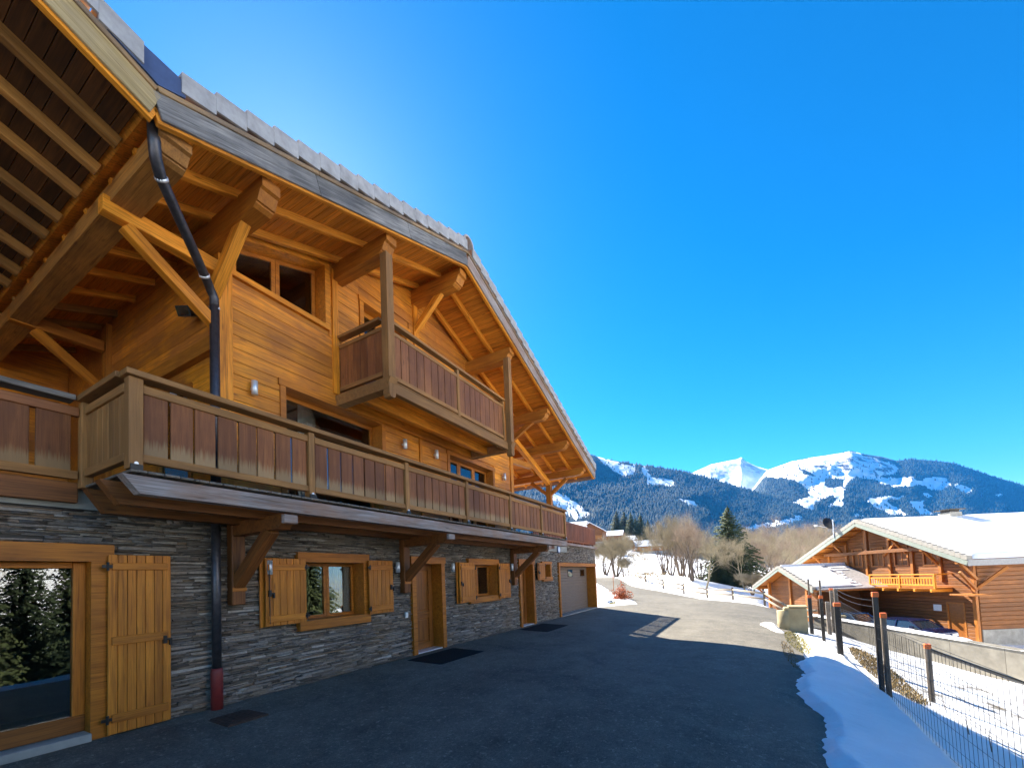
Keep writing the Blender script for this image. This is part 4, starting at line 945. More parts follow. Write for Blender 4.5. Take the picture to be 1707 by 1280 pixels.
# concrete gate pillar with rounded end, grass tuft, kerb snow
gpx = thing('concrete_pillar', 'yellowed concrete gate block with a rounded end at the driveway mouth', 'concrete pillar', (16.85, -1.3, gz(16.85, -1.3)))
zt = .30; zg = gz(16.85, -1.3)-.2
MB().tube([(16.9, -1.02, zg), (16.9, -1.02, zt-.1)], .20, 20).build('round_end', M_CONCY, gpx, True)
bx('block', 16.75, 17.25, -1.66, -1.02, zg, zt, M_CONCY, gpx, .03); bx('coping', 16.72, 17.28, -1.68, -1.15, zt, zt+.05, M_CONCY, gpx, .015)
def tuft(name, label, n, cx, cy, rx, ry, h, mat, kind='stuff', cat=None, zf=gz, w=.006):
    V = []; Fq = []
    for _ in range(n):
        a = random.uniform(0, 6.283); r = math.sqrt(random.random()); x, y = cx+rx*r*math.cos(a), cy+ry*r*math.sin(a); z = zf(x, y)+.02
        d = random.uniform(0, 6.283); hh = h*random.uniform(.5, 1.2); dx, dy = math.cos(d), math.sin(d); l = hh*random.uniform(.4, 1.3)
        i = len(V); V += [(x-dy*w, y+dx*w, z-.03), (x+dy*w, y-dx*w, z-.03), (x+dx*l*.6+dy*w*.6, y+dy*l*.6-dx*w*.6, z+hh*.7), (x+dx*l, y+dy*l, z+hh*.75)]; Fq.append((i, i+1, i+2, i+3))
    return tag(link(name, fast_mesh(name, V, Fq, mat)), label, cat, None, kind)
M_GRASS = plain('dry_grass', (.33, .28, .06), .9, 0, .4, 3); M_GRASS2 = plain('straw_grass', (.30, .22, .10), .9, 0, .3, 3)
tuft('grass_patch', 'yellow-green grass patch at the end of the snow bank', 1500, 14.3, -1.12, 1.9, .26, .016, M_GRASS)
tuft('grass_patch', 'dry straw grass at the edge of the asphalt', 420, 12.0, -.78, 1.9, .12, .02, M_GRASS2)
tuft('grass_patch', 'dry grass below the mesh fence', 2200, 12.4, -2.5, 2.6, .30, .05, M_GRASS2)
def snow_lump(name, cx, cy, rx, ry, h, seed, ang=0.0):
    n = 48; u = np.linspace(-1.15, 1.15, n); U, Vv = np.meshgrid(u, u, indexing='ij'); ca, sa = math.cos(ang), math.sin(ang)
    X = cx+U*rx*ca-Vv*ry*sa; Y = cy+U*rx*sa+Vv*ry*ca
    r = np.sqrt(U**2+Vv**2)+(fbm(X*1.4+seed, Y*1.4, 4)-.5)*.9
    Z = G(X, Y)-.09+(h+.09)*np.clip(1.25*(1-r), -.2, 1)**1.0+(fbm(X*3, Y*3+seed)-.5)*.06
    return tag(link(name, gridmesh(name, X, Y, Z, M_SNOW)), kind='structure')
snow_lump('snow_patch', 17.0, -.62, 2.6, .34, .12, 3, .12)
snow_lump('snow_patch', 25.6, 7.9, 3.6, .9, .30, 8, .35)
snow_lump('snow_patch', 23.2, 6.9, 2.0, .45, .16, 5, .3)
# orange shrub, snow stake and stone by the garage corner
M_ORL = plain('orange_leaves', (.36, .075, .012), .8, 0, .35, 9)
sh = thing('orange_shrub', 'small rust-orange bush on the verge beyond the garage corner', 'shrub', (*gp(1036, 999, 26.5), 0))
sx, sy, sz = at(1036, 998, 26.5)
V = []; Fq = []
for _ in range(1500):
    d = Vector((random.gauss(0, 1), random.gauss(0, 1), abs(random.gauss(0, 1)))).normalized(); r = random.uniform(.25, 1)**.6
    lob = 1+.35*math.sin(3*math.atan2(d.y, d.x)+1)+.25*math.sin(7*d.z+2*d.x)
    p = Vector((sx, sy, sz))+Vector((d.x*.55*r*lob, d.y*.55*r*lob, d.z*.80*r*lob)); a = Vector((random.gauss(0, 1), random.gauss(0, 1), random.gauss(0, 1))).normalized()*.05; b = a.orthogonal().normalized()*.03
    i = len(V); V += [p-a, p+b, p+a, p-b]; Fq.append((i, i+1, i+2, i+3))
link('foliage', fast_mesh('foliage', V, Fq, M_ORL), None, sh)
mb = MB()
for k in range(14):
    a = random.uniform(0, 6.28); mb.tube([(sx, sy, sz-.05), (sx+.2*math.cos(a), sy+.2*math.sin(a), sz+.25), (sx+.45*math.cos(a), sy+.45*math.sin(a), sz+.45)], [.012, .008, .004], 4)
mb.build('stems', W_OLD, sh)
q = at(1024, 998, 27); st = thing('snow_stake', 'thin orange snow stake standing beside the orange bush', 'snow stake', tuple(q))
MB().tube([q-[0, 0, .1], q+[-.03, 0, 1.35]], .018, 6).build('pole', W_FRAME, st); MB().tube([q+[-.03, 0, 1.36], q+[-.035, 0, 1.55]], .02, 6).build('tip', M_ORANGE, st)
q = at(1012, 1004, 23.5); st = thing('planting_stone', 'flat grey stone in the little bed at the garage corner', 'stone', tuple(q))
bx('slab', q[0]-.5, q[0]+.5, q[1]-.2, q[1]+.2, q[2]-.1, q[2]+.10, M_CONC, st, .04)
tuft('grass_patch', 'yellow moss round the stone at the garage corner', 500, float(q[0]), float(q[1]), .9, .45, .08, M_GRASS)
# timber rail fence along the far side of the road
RFN = thing('rail_fence', 'weathered two-rail timber fence along the far edge of the road', 'fence', tuple(at(1179, 994, 36)))
PP = [(1320, 1016, 28.0), (1275, 1008, 30.0), (1222, 1000, 33.0), (1179, 992.5, 36.5), (1140, 986.5, 40.5), (1106, 981, 45), (1077, 976, 50), (1049, 971.5, 57)]
M_PALE = wood('wood_pale', (.27, .215, .15), (.40, .33, .24), .8, None, 0, .12); pts = []
for px, py, d in PP:
    q = at(px, py, d); q[2] = gz(q[0], q[1]); pts.append(Vector(q)); beam('post', Vector(q)-Vector((0, 0, .3)), Vector(q)+Vector((0, 0, 1.0)), .15, .15, W_OLD, RFN, (0, 1, 0), .01)
pts.insert(0, Vector((*dl(24.6, 17.6), -1.75)))
off = Vector((-.09, .07, 0))*1.0
for i in range(len(pts)-1):
    for h in (.42, .82):
        o = Vector((FW[0], FW[1], 0))*-.12
        MB().tube([pts[i]+o+Vector((0, 0, h)), pts[i+1]+o+Vector((0, 0, h+.01))], .07, 8).build('rail', M_PALE, RFN, True)

# ------------------------------------------------------------------ trees
M_BARK = plain('bark', (.13, .10, .075), .9, 0, .35, 7, .2, .5)
M_TWIG = plain('twigs', (.29, .24, .15), .9, 0, .3, .6)
M_TWIGR = plain('reddish_twigs', (.27, .20, .14), .9, 0, .3, .6)
def needle_mat(name, lo, hi):
    m, nt, b = newmat(name); geo = nt.nodes.new('ShaderNodeNewGeometry'); oi = nt.nodes.new('ShaderNodeObjectInfo')
    n = noise(nt, geo.outputs['Position'], .8, 4); r = mth(nt, 'ADD', mth(nt, 'MULTIPLY', geo.outputs['Random Per Island'], .5), mth(nt, 'MULTIPLY', n, .5))
    nt.links.new(ramp(nt, [(.2, lo), (.75, hi)], r), b.inputs['Base Color']); b.inputs['Roughness'].default_value = .8; b.inputs['Specular IOR Level'].default_value = .2
    return m
M_NEED = needle_mat('spruce_needles', (.022, .036, .014), (.075, .095, .035)); M_NEED2 = needle_mat('dark_needles', (.016, .028, .016), (.045, .065, .03))
def spruce_mesh(h, r, seed, dens=1.0):
    rr = random.Random(seed); V = []; Fq = []
    nl = int(h*3.4*dens)
    for i in range(nl):
        t = i/nl; z = h*(.04+.95*t); R = r*(1-t)**.85*(.85+.3*rr.random()); nb = max(4, int(11*(1-t)+4))
        for k in range(nb):
            a = 6.283*(k+rr.random())/nb; L = R*rr.uniform(.65, 1.1); ca, sa = math.cos(a), math.sin(a); m = max(3, int(L*9*dens))
            for j in range(m):
                f = (j+.6)/m; x = L*f; zz = z-.32*L*f*f+.06*rr.gauss(0, 1)+.12*L*(f > .8)
                w = .17*(1-.3*f)*(h/14)**.5; dr = rr.uniform(.08, .26)*(h/14)**.5
                px, py = x*ca, x*sa; ox, oy = -sa*w*rr.uniform(.5, 1.1), ca*w*rr.uniform(.5, 1.1); tx, ty = ca*w*.9, sa*w*.9
                n0 = len(V); V += [(px-ox-tx*.5, py-oy-ty*.5, zz-dr), (px+tx*.2, py+ty*.2, zz+.05), (px+ox-tx*.3, py+oy-ty*.3, zz-dr*rr.uniform(.4, 1.2)), (px+tx*1.1, py+ty*1.1, zz-dr*.8)]
                Fq += [(n0, n0+1, n0+3), (n0+1, n0+2, n0+3)]
    for k in range(6):
        n0 = len(V); a = k*1.05; V += [(0, 0, h+.25), (.12*math.cos(a), .12*math.sin(a), h-.5), (.12*math.cos(a+1), .12*math.sin(a+1), h-.5)]; Fq.append((n0, n0+1, n0+2))
    return V, Fq
def tree_thing(name, label, cat, loc, group=None): return thing(name, label, cat, loc, 0, group)
SPR = []
for s, (h, r, mt) in enumerate(((15, 3.4, M_NEED), (14, 3.2, M_NEED2), (18, 5.0, M_NEED))):
    V, Fq = spruce_mesh(h, r, 40+s); cm = fast_mesh('crown', V, Fq, mt); tm = MB().tube([(0, 0, -.6), (0, 0, h*.5), (0, 0, h*.97)], [h*.016, h*.010, .02], 8).mesh('trunk', True, [M_BARK]); SPR.append((h, cm, tm))
def spruce(px, py, depth, height, k, label, group='spruces', wx=1.0, xy=None, rz=None):
    q = at(px, py, depth) if xy is None else np.array([xy[0], xy[1], gz(*xy)])
    t = thing('spruce_tree', label, 'tree', (float(q[0]), float(q[1]), float(q[2])), 0, group); h, cm, tm = SPR[k]; s = height/h
    M = Matrix.Translation(q) @ Matrix.Rotation(rz if rz is not None else random.uniform(0, 6.28), 4, 'Z') @ Matrix.Diagonal((s*wx, s*wx, s, 1))
    link('trunk', tm, None, t, M); link('crown', cm, None, t, M); return t
def bare_mesh(h, spread, stems, seed, twig=1.0):
    """several tapering stems that fork again and again, ending in a haze of fine twigs"""
    rr = random.Random(seed); TB = MB(); V = []; Fq = []
    def twig_(p, d, L, w):
        n0 = len(V); s = d.orthogonal().normalized(); s.rotate(Matrix.Rotation(rr.uniform(0, 6.28), 3, d)); e = p+d*L+Vector((rr.gauss(0, .08), rr.gauss(0, .08), rr.gauss(.03, .06)))*L
        V.extend([p-s*w, p+s*w, e+s*w*.3, e-s*w*.3]); Fq.append((n0, n0+1, n0+2, n0+3)); return e
    def grow(p, d, L, r, lev):
        n = 3; pts = [p]; q = p; dd = d.copy()
        for k in range(n):
            dd = (dd+Vector((rr.gauss(0, .10), rr.gauss(0, .10), rr.gauss(.06, .06)))).normalized(); q = q+dd*L/n; pts.append(q)
        rs = [r*(1-.45*k/n) for k in range(n+1)]
        if r > .011: TB.tube(pts, rs, 5 if r > .05 else 3, cap=False)
        else:
            for a, b in zip(pts, pts[1:]): twig_(a, (b-a).normalized(), (b-a).length, r)
        if lev == 0:
            for k in range(int(16*twig)):
                a = pts[rr.randrange(1, n+1)]; d2 = (dd+Vector((rr.gauss(0, .5), rr.gauss(0, .5), rr.gauss(.15, .4)))).normalized(); twig_(a, d2, h*rr.uniform(.05, .12), .0042)
            return
        nb = rr.choice((3, 4)) if lev > 1 else 4
        for k in range(nb):
            f = rr.uniform(.35, 1.0); i = min(n-1, int(f*n)); a = pts[i].lerp(pts[i+1], f*n-i)
            ang = rr.uniform(.3, .75); ax = dd.orthogonal(); ax.rotate(Matrix.Rotation(rr.uniform(0, 6.28), 3, dd)); d2 = dd.copy(); d2.rotate(Matrix.Rotation(ang, 3, ax)); d2 = (d2+Vector((0, 0, .18))).normalized()
            grow(a, d2, L*rr.uniform(.55, .78), rs[-1]*rr.uniform(.5, .72), lev-1)
    for s in range(stems):
        a = 6.283*(s+rr.random()*.6)/stems; tl = spread*rr.uniform(.5, 1.1) if stems > 1 else spread*.15
        grow(Vector((.12*math.cos(a), .12*math.sin(a), -.2)), Vector((math.cos(a)*tl, math.sin(a)*tl, 1)).normalized(), h*.42, h*.016*(1 if stems > 2 else .85), 4)
    return TB, V, Fq
BARE = []
for s, (h, sp, st_, mt) in enumerate(((8, .42, 5, M_TWIG), (8, .30, 3, M_TWIGR), (7, .2, 1, M_TWIG), (5, .5, 6, M_TWIG))):
    TB, V, Fq = bare_mesh(h, sp, st_, 70+s); BARE.append((h, TB.mesh('trunk', True, [M_BARK if s != 2 else M_TWIG]), fast_mesh('crown', V, Fq, mt)))
def bare(px, py, depth, height, k, label, group='bare trees beyond the road', wx=1.0):
    q = at(px, py, depth); h, tm, cm = BARE[k]; s = height/h; t = thing('bare_tree', label, 'tree', tuple(map(float, q)), 0, group)
    M = Matrix.Translation(q) @ Matrix.Rotation(random.uniform(0, 6.28), 4, 'Z') @ Matrix.Diagonal((s*wx, s*wx, s, 1))
    link('trunk', tm, None, t, M); link('crown', cm, None, t, M)
def hgt(px, d): return px*d/F_PX
# dark spruces above the barns
for px, py, tp, d, k, lb, wx in ((1030, 908, 851, 250, 1, 'leftmost tall spruce of the dark clump behind the snowy barns', 1.9), (1043, 910, 852, 262, 1, 'second spruce from the left in the dark clump behind the barns', 1.9), (1054, 910, 854, 255, 0, 'middle spruce of the dark clump behind the barns', 1.9),
                                 (1070, 910, 856, 250, 0, 'tall pointed spruce right of centre in the dark clump behind the barns', 1.9), (1082, 912, 866, 258, 1, 'lowest spruce at the right end of the dark clump behind the barns', 1.6), (1062, 912, 862, 270, 1, 'shaded spruce at the back of the dark clump behind the barns', 1.6)):
    spruce(px, py, d, hgt(py-tp, d), k, lb, 'spruce clump behind the barns', wx)
spruce(1221, 979, 58, hgt(979-842, 58), 2, 'big spruce rising above the bare trees in the middle distance', 'spruces', 1.75)
spruce(1200, 976, 54, hgt(976-912, 54), 1, 'lower dark spruce at the left foot of the big spruce', 'spruces', 1.25)
spruce(1228, 980, 52, hgt(980-925, 52), 1, 'low dark spruce at the right foot of the big spruce', 'spruces', 1.3)
spruce(1316, 925, 190, hgt(925-873, 190), 0, 'lone small spruce tip above the brown wood left of the neighbour roof', 'spruces', .9)
spruce(0, 0, 0, 8.1, 0, 'tall spruce at the foot of the slope, mirrored in the tall glazed door', 'spruces off the drive', 1.1, (3.5, -11))
spruce(0, 0, 0, 9, 1, 'dark spruce on the slope, mirrored in the shuttered window', 'spruces off the drive', 1.2, (7.5, -9.0))
spruce(0, 0, 0, 10, 2, 'broad spruce below the fence, mirrored between the shutters', 'spruces off the drive', 1.0, (11.0, -9.5))
spruce(0, 0, 0, 10.5, 0, 'spruce below the lane, mirrored in the far shuttered window', 'spruces off the drive', 1.2, (15.5, -11.5))
spruce(0, 0, 0, 10, 2, 'broad spruce below the lane, farthest of those beside the drive', 'spruces off the drive', 1.1, (20, -14.5))
for x_, y_, h_, k_, lb_ in ((5.6, -13.5, 12, 1, 'spruce at the foot of the snow slope, second row, left'), (7.6, -15.5, 13, 0, 'spruce at the foot of the snow slope, second row, middle'), (4.2, -16.5, 14, 1, 'spruce at the foot of the snow slope, third row'), (9.6, -13.5, 12, 1, 'spruce at the foot of the snow slope, second row, right'), (2.2, -13.2, 12, 1, 'spruce at the foot of the snow slope, nearest the photographer')):
    spruce(0, 0, 0, h_*.65, k_, lb_, 'spruces off the drive', 1.15, (x_, y_))
for x_, y_, h_, k_, lb_ in ((-6.5, -8.4, 19, 1, 'unseen spruce added behind the photographer to darken the chalet front, farther from the fence'), (-2.0, -8.0, 18, 0, 'unseen spruce added behind the photographer to darken the chalet front, middle one'), (1.3, -7.4, 11, 1, 'unseen spruce added just behind the photographer to darken the chalet front, nearest the fence')):
    spruce(0, 0, 0, h_*.65, k_, lb_, 'spruces off the drive', 1.1, (x_, y_))  # unseen trees added to block light from the near end of the front
B = [(1107, 957, 868, 55, 0, 'bare multi-stemmed tree left of the brown clump, beside the barns', .8), (1136, 964, 858, 56, 0, 'tallest bare tree of the brown clump beyond the road', .9), (1155, 971, 862, 50, 1, 'reddish-topped bare tree in the middle of the brown clump', 1.0),
     (1180, 977, 878, 44, 2, 'slim pale-stemmed bare tree standing left of the big spruce', 1.25), (1240, 982, 885, 48, 2, 'thin bare tree right of the big spruce', 1.1),
     (1120, 960, 872, 60, 1, 'bare tree between the multi-stemmed tree and the tallest of the brown clump', 1.1), (1168, 973, 885, 56, 0, 'low spreading bare tree at the right of the brown clump', .9), (1146, 966, 876, 66, 0, 'bare tree at the back of the brown clump', 1.0), (1027, 959, 884, 70, 3, 'olive bare bush just beyond the garage corner', 1.1), (1052, 962, 903, 60, 2, 'small open bare tree on the snow slope beyond the road', 1.3), (1010, 957, 900, 75, 3, 'low bare bush against the garage corner', 1.1), (1040, 962, 925, 66, 3, 'small scrubby bush at the start of the rail fence', 1.0),
     (1268, 985, 895, 62, 1, 'bare brown tree behind the rail fence, left of the annex roof', 1.2), (1290, 984, 890, 75, 0, 'bare brown tree behind the annex gable', 1.0), (1312, 982, 893, 82, 1, 'grey-brown bare tree above the annex roof ridge', 1.2), (1337, 978, 880, 95, 0, 'bushy bare tree under the piste, left of the satellite dish', .9),
     (1362, 975, 874, 100, 1, 'bare grey tree just left of the satellite dish', 1.2), (1388, 970, 872, 115, 0, 'bare tree directly behind the satellite dish', 1.0), (1252, 968, 880, 120, 0, 'distant bare tree beside the big spruce', 1.0), (1285, 962, 868, 150, 1, 'distant bare tree below the valley piste', 1.2), (1340, 960, 875, 170, 1, 'farthest bare tree in the brown wood', 1.4), (1255, 990, 950, 44, 3, 'low scrub bush by the rail fence near the annex', 1.2)]
for px, py, tp, d, k, lb, wx in B: bare(px, py, d, hgt(py-tp, d)*1.05, k, lb, wx=wx)
tuft('reeds', 'pale dry reeds on the snow below the bare trees', 160, *map(float, at(1085, 962, 54)[:2]), 5.0, 2.0, .5, M_GRASS2, w=.004)
# ------------------------------------------------------------------ neighbour's chalet (built in depth/lateral axes parallel to its walls)
RZ = Matrix(((FW[0], RT[0], 0, 0), (FW[1], RT[1], 0, 0), (0, 0, 1, 0), (0, 0, 0, 1)))      # local x = away from us, local y = along the ridge
class NB(MB):
    def build(s, name, mat, parent=None, smooth=False, M=None):
        me = s.mesh(name, smooth, [mat] if not isinstance(mat, (list, tuple)) else mat)
        if RZ.determinant() < 0: me.flip_normals()
        me.transform(RZ); return link(name, me, None, parent)
def nbeam(name, p0, p1, w, h, mat, parent, up=(0, 0, 1), c=.01):
    return beam(name, RZ @ Vector(p0), RZ @ Vector(p1), w, h, mat, parent, RZ.to_3x3() @ Vector(up), c)
NC = thing('neighbour_chalet', 'timber chalet with a deep white snow roof and grey verge tiles beyond the fence', 'chalet', (*dl(32, 33), -3.3))
GL = 27.5; D0, D1, DM = 25.0, 38.6, 31.8; ZE, ZR = 1.42, 4.62; SLP = (ZR-ZE)/(DM-24.2)
def nzb(d): return ZR-SLP*abs(d-DM)
NW = NB().prism([(D0, -3.6), (D1, -3.6), (D1, nzb(D1)+.2), (DM, nzb(DM)+.2), (D0, nzb(D0)+.2)], GL+.05, 44, 'y').build('wall', W_NEIGH, NC)
NWIN = [(31.05, 31.95, 1.48, 2.75), (29.15, 30.05, 1.48, 2.75), (27.1, 27.95, 1.45, 2.5), (32.9, 33.7, 1.5, 2.75)]
z = -3.4; k = 0
while z < 4.6:                                   # log-like boards of the gable
    lim = [d for d in np.arange(D0, D1+.01, .1) if nzb(d)+.1 > z+.22]
    if not lim: break
    iv = [(lim[0], lim[-1])]
    for a, b, c, d in NWIN+[(25.75, 26.75, -3.4, -1.0)]:
        if z+.22 > c and z < d: iv = [q for s, e in iv for q in ((s, min(e, a)), (max(s, b), e)) if q[1]-q[0] > .05]
    for s, e in iv: nbeam('log', (s, GL+.03, z+.11), (e, GL+.03, z+.11), .09, .215, W_NEIGH, NW, c=.03)
    z += .22; k += 1
z = -2.5
while z < 1.3:                                   # round logs of the long side
    nbeam('log', (D0+.02, GL+.08, z+.13), (D0+.02, 43.9, z+.13), .12, .255, W_NEIGH, NW, c=.05); z += .26
NB().box(D0-.06, D0+.0, GL+.1, 43.9, -3.6, -2.5).build('plinth', M_CONC, NC)
for a, b, c, d in NWIN:
    mb = NB(); mb.box(a-.10, a, GL-.05, GL+.15, c-.1, d+.1); mb.box(b, b+.10, GL-.05, GL+.15, c-.1, d+.1); mb.box(a, b, GL-.05, GL+.15, d, d+.1); mb.box(a, b, GL-.05, GL+.15, c-.1, c); w = mb.build('window', W_NEIGH2, NC)
    NB().box(a, b, GL+.06, GL+.07, c, d).build('pane', M_GLASS, w); NB().box((a+b)/2-.03, (a+b)/2+.03, GL+.03, GL+.058, c, d).build('mullion', W_NEIGH2, w); NB().box(a, b, GL+.072, GL+.08, c, d).build('dark_backing', M_INT, w)  # dark room-coloured sheet set just behind each pane
# vertical posts of the gable
for d in (25.06, 26.9, 28.75, 30.45, 32.4, 34.3, 36.2): nbeam('gable_post', (d, GL-.06, -3.4 if d < 26 else .35), (d, GL-.06, nzb(d)-.25), .20, .16, W_NEIGH2, NC, (0, 1, 0))
mb = NB(); mb.box(25.70, 25.80, GL-.03, GL+.1, -3.4, -.95); mb.box(26.70, 26.8, GL-.03, GL+.1, -3.4, -.95); mb.box(25.8, 26.7, GL-.03, GL+.1, -1.05, -.95); w = mb.build('door', W_NEIGH2, NC)
NB().box(25.8, 26.7, GL+.02, GL+.06, -3.4, -1.06).build('leaf', W_DOOR, w)
NB().box(27.05, 27.55, GL-.09, GL-.06, -1.55, -1.15).build('notice_board', M_WHITEP, NC)
# roof: thick slopes, verge, soffit timbers, snow
VL = 26.25
mb = NB(); mb.prism([(24.2, nzb(24.2)), (DM, ZR), (DM, ZR+.22), (24.2, nzb(24.2)+.22)], VL+.05, 45, 'y'); mb.prism([(DM, ZR), (39.4, nzb(39.4)), (39.4, nzb(39.4)+.22), (DM, ZR+.22)], VL+.05, 45, 'y'); NR = mb.build('roof', W_NEIGH2, NC)
M_VERGE = plain('verge_grey_green', (.20, .235, .20), .7, 0, .1, 4); M_TILE2 = plain('pale_tile', (.27, .255, .225), .8, 0, .15, 5)
nbeam('fascia_board', (24.2, VL+.02, nzb(24.2)+.02), (DM, VL+.02, ZR+.02), .06, .26, M_VERGE, NR); nbeam('fascia_board', (DM, VL+.02, ZR+.02), (39.4, VL+.02, nzb(39.4)+.02), .06, .26, M_VERGE, NR)
n = 24
for sg in (0, 1):
    for k in range(n):
        a = DM-(DM-24.2)*k/n if sg == 0 else DM+(39.4-DM)*k/n; b = DM-(DM-24.2)*(k+1)/n if sg == 0 else DM+(39.4-DM)*(k+1)/n
        a, b = min(a, b)+.004, max(a, b)-.004; l0, l1 = (.04, 0) if sg == 0 else (0, .04)
        NB().prism([(a, nzb(a)+.16+l0), (b, nzb(b)+.16+l1), (b, nzb(b)+.42+l1), (a, nzb(a)+.42+l0)], VL-.02, VL+.30, 'y').build('verge_tile', M_TILE2, NR)
def snow_slope(d0, d1, zf, l0, l1, th, parent, seed, nm='roof_snow'):
    n = 60; m = 70; Dv = np.linspace(d0, d1, n); Lv = np.linspace(l0, l1, m); DD, LL = np.meshgrid(Dv, Lv, indexing='ij')
    e = np.minimum(np.minimum(DD-d0, d1-DD), np.minimum(LL-l0, l1-LL)); ZZ = np.vectorize(zf)(DD)+.24+th*np.clip(e/.22, 0, 1)**.5+(fbm(DD*.5+seed, LL*.5)-.5)*.08
    q = DD[..., None]*FW+LL[..., None]*RT
    return link(nm, gridmesh(nm, q[..., 0], q[..., 1], ZZ, M_SNOW), None, parent)
snow_slope(24.25, DM+.02, nzb, VL+.34, 45, .28, NR, 1); snow_slope(DM-.02, 39.3, nzb, VL+.34, 45, .28, NR, 4)
nbeam('eaves_board', (24.17, VL, nzb(24.2)+.05), (24.17, 45, nzb(24.2)+.05), .05, .36, plain('grey_eaves', (.27, .27, .27), .7), NR)
for d in (24.9, 27.0, 29.2, DM, 34.4, 36.6, 38.7):
    h = .30; nbeam('purlin', (d, VL+.10, nzb(d)-.16), (d, GL+.2, nzb(d)-.16), .24, h, W_NEIGH2, NR, c=.03)
    if d != DM: nbeam('brace', (d+(.0), GL-.02, nzb(d)-1.25), (d, VL+.35, nzb(d)-.32), .14, .15, W_NEIGH2, NC)
for d in np.arange(24.6, 39.2, .9): nbeam('rafter', (d, VL+.1, nzb(d)-.04), (d, GL, nzb(d)-.04), .10, .07, W_NEIGH2, NR)
nbeam('tie_beam', (27.5, GL-.5, nzb(27.5)-.32), (36.1, GL-.5, nzb(27.5)-.32), .2, .24, W_NEIGH, NC); nbeam('king_post', (DM, GL-.5, nzb(27.5)-.2), (DM, GL-.5, ZR-.1), .2, .2, W_NEIGH, NC, (0, 1, 0))
nbeam('brace', (29.3, GL-.45, 3.2), (30.8, GL-.1, 2.2), .14, .15, W_NEIGH2, NC); nbeam('brace', (D0, GL-.0, -.1), (D0-.65, GL+1.2, 1.15), .15, .16, W_NEIGH2, NC); nbeam('brace', (D0, GL, -.15), (D0-.1, GL-1.0, .95), .14, .15, W_NEIGH2, NC)
NB().box(31.3, 32.2, 33.0, 33.9, 4.3, 5.25).build('chimney', M_CONC, NR); NB().box(31.15, 32.35, 32.85, 34.05, 5.42, 5.50).build('chimney_cap', M_DARK, NR); NB().box(31.4, 32.1, 33.1, 33.8, 5.25, 5.42).build('chimney_neck', M_DARK, NR)
# balcony on the gable
nb = NB().box(26.3, 31.0, GL-1.15, GL, -.10, -.02).build('balcony', W_NEIGH2, NC)
nbeam('handrail', (26.3, GL-1.12, .82), (31.0, GL-1.12, .82), .12, .08, W_RAFTER, nb); nbeam('bottom_rail', (26.3, GL-1.12, .14), (31.0, GL-1.12, .14), .07, .10, W_RAFTER, nb); nbeam('top_rail', (26.3, GL-1.12, .60), (31.0, GL-1.12, .60), .06, .07, W_RAFTER, nb)
for d in np.arange(26.4, 31.0, .19): nbeam('baluster', (d, GL-1.12, .19), (d, GL-1.12, .565), .09, .03, W_RAFTER, nb, (0, 1, 0), .004)
for d in (26.3, 28.65, 31.0): nbeam('post', (d, GL-1.12, -.1), (d, GL-1.12, .86), .11, .11, W_RAFTER, nb, (0, 1, 0))
for d in (26.4, 27.5, 28.65, 29.8, 30.9): nbeam('joist', (d, GL-1.3, -.2), (d, GL, -.2), .14, .18, W_RAFTER, nb)
nbeam('handrail', (26.3, GL-1.06, .82), (26.3, GL, .82), .1, .08, W_RAFTER, nb)
nbeam('canopy_board', (24.9, GL-1.0, -.42), (24.9, GL+.0, -.42), 1.4, .10, W_NEIGH2, NC)
# annex with its own gable roof reaching towards the road
AX = thing('annex', 'low timber annex with a snow-patched gable roof, in front of the neighbour chalet', 'annex', (*dl(34.4, 24), -2.9))
AD, AE0, AE1, AZ0, AZR, AL = 34.5, 30.7, 38.3, -.25, 1.45, 21.9
def azb(d): return AZR-(AZR-AZ0)/(AD-AE0)*abs(d-AD)
mb = NB(); mb.prism([(AE0, azb(AE0)), (AD, AZR), (AD, AZR+.16), (AE0, azb(AE0)+.16)], AL+.04, GL-.08, 'y'); mb.prism([(AD, AZR), (AE1, azb(AE1)), (AE1, azb(AE1)+.16), (AD, AZR+.16)], AL+.04, GL-.08, 'y'); AR = mb.build('roof', W_NEIGH2, AX)
for sg in (0, 1):
    e = AE0 if sg == 0 else AE1
    nbeam('fascia_board', (e, AL+.01, azb(e)+.0), (AD, AL+.01, AZR+.0), .05, .20, M_VERGE, AR)
    for k in range(11):
        a = AD+(e-AD)*k/11; b = AD+(e-AD)*(k+1)/11; a, b = min(a, b)+.004, max(a, b)-.004; l0, l1 = (.035, 0) if sg == 0 else (0, .035)
        NB().prism([(a, azb(a)+.11+l0), (b, azb(b)+.11+l1), (b, azb(b)+.32+l1), (a, azb(a)+.32+l0)], AL-.03, AL+.24, 'y').build('verge_tile', M_TILE2, AR)
NB().prism([(AE0-.1, azb(AE0-.1)+.17), (AD, AZR+.17), (AD, AZR+.24), (AE0-.1, azb(AE0-.1)+.24)], AL+.25, GL-.1, 'y').build('tile_field', M_TILE, AR)
k = 0
for d in np.arange(AE0+.2, AD-.2, .42):         # snow left lying in strips between bare tile courses
    l1 = AL+1.0+4.2*(d-AE0)/(AD-AE0)*.75+random.uniform(-.2, .6); NB().prism([(d, azb(d)+.245), (d+.36, azb(d+.36)+.245), (d+.36, azb(d+.36)+.33), (d, azb(d)+.33)], AL+.30, AL+3.4+random.uniform(-.3, .3), 'y').build('roof_snow', M_SNOW, AR)
    NB().prism([(d+.02, azb(d+.02)+.245), (d+.24, azb(d+.24)+.245), (d+.24, azb(d+.24)+.28), (d+.02, azb(d+.02)+.28)], AL+3.8, min(GL-.2, l1+1.4), 'y').build('roof_snow', M_SNOW, AR)
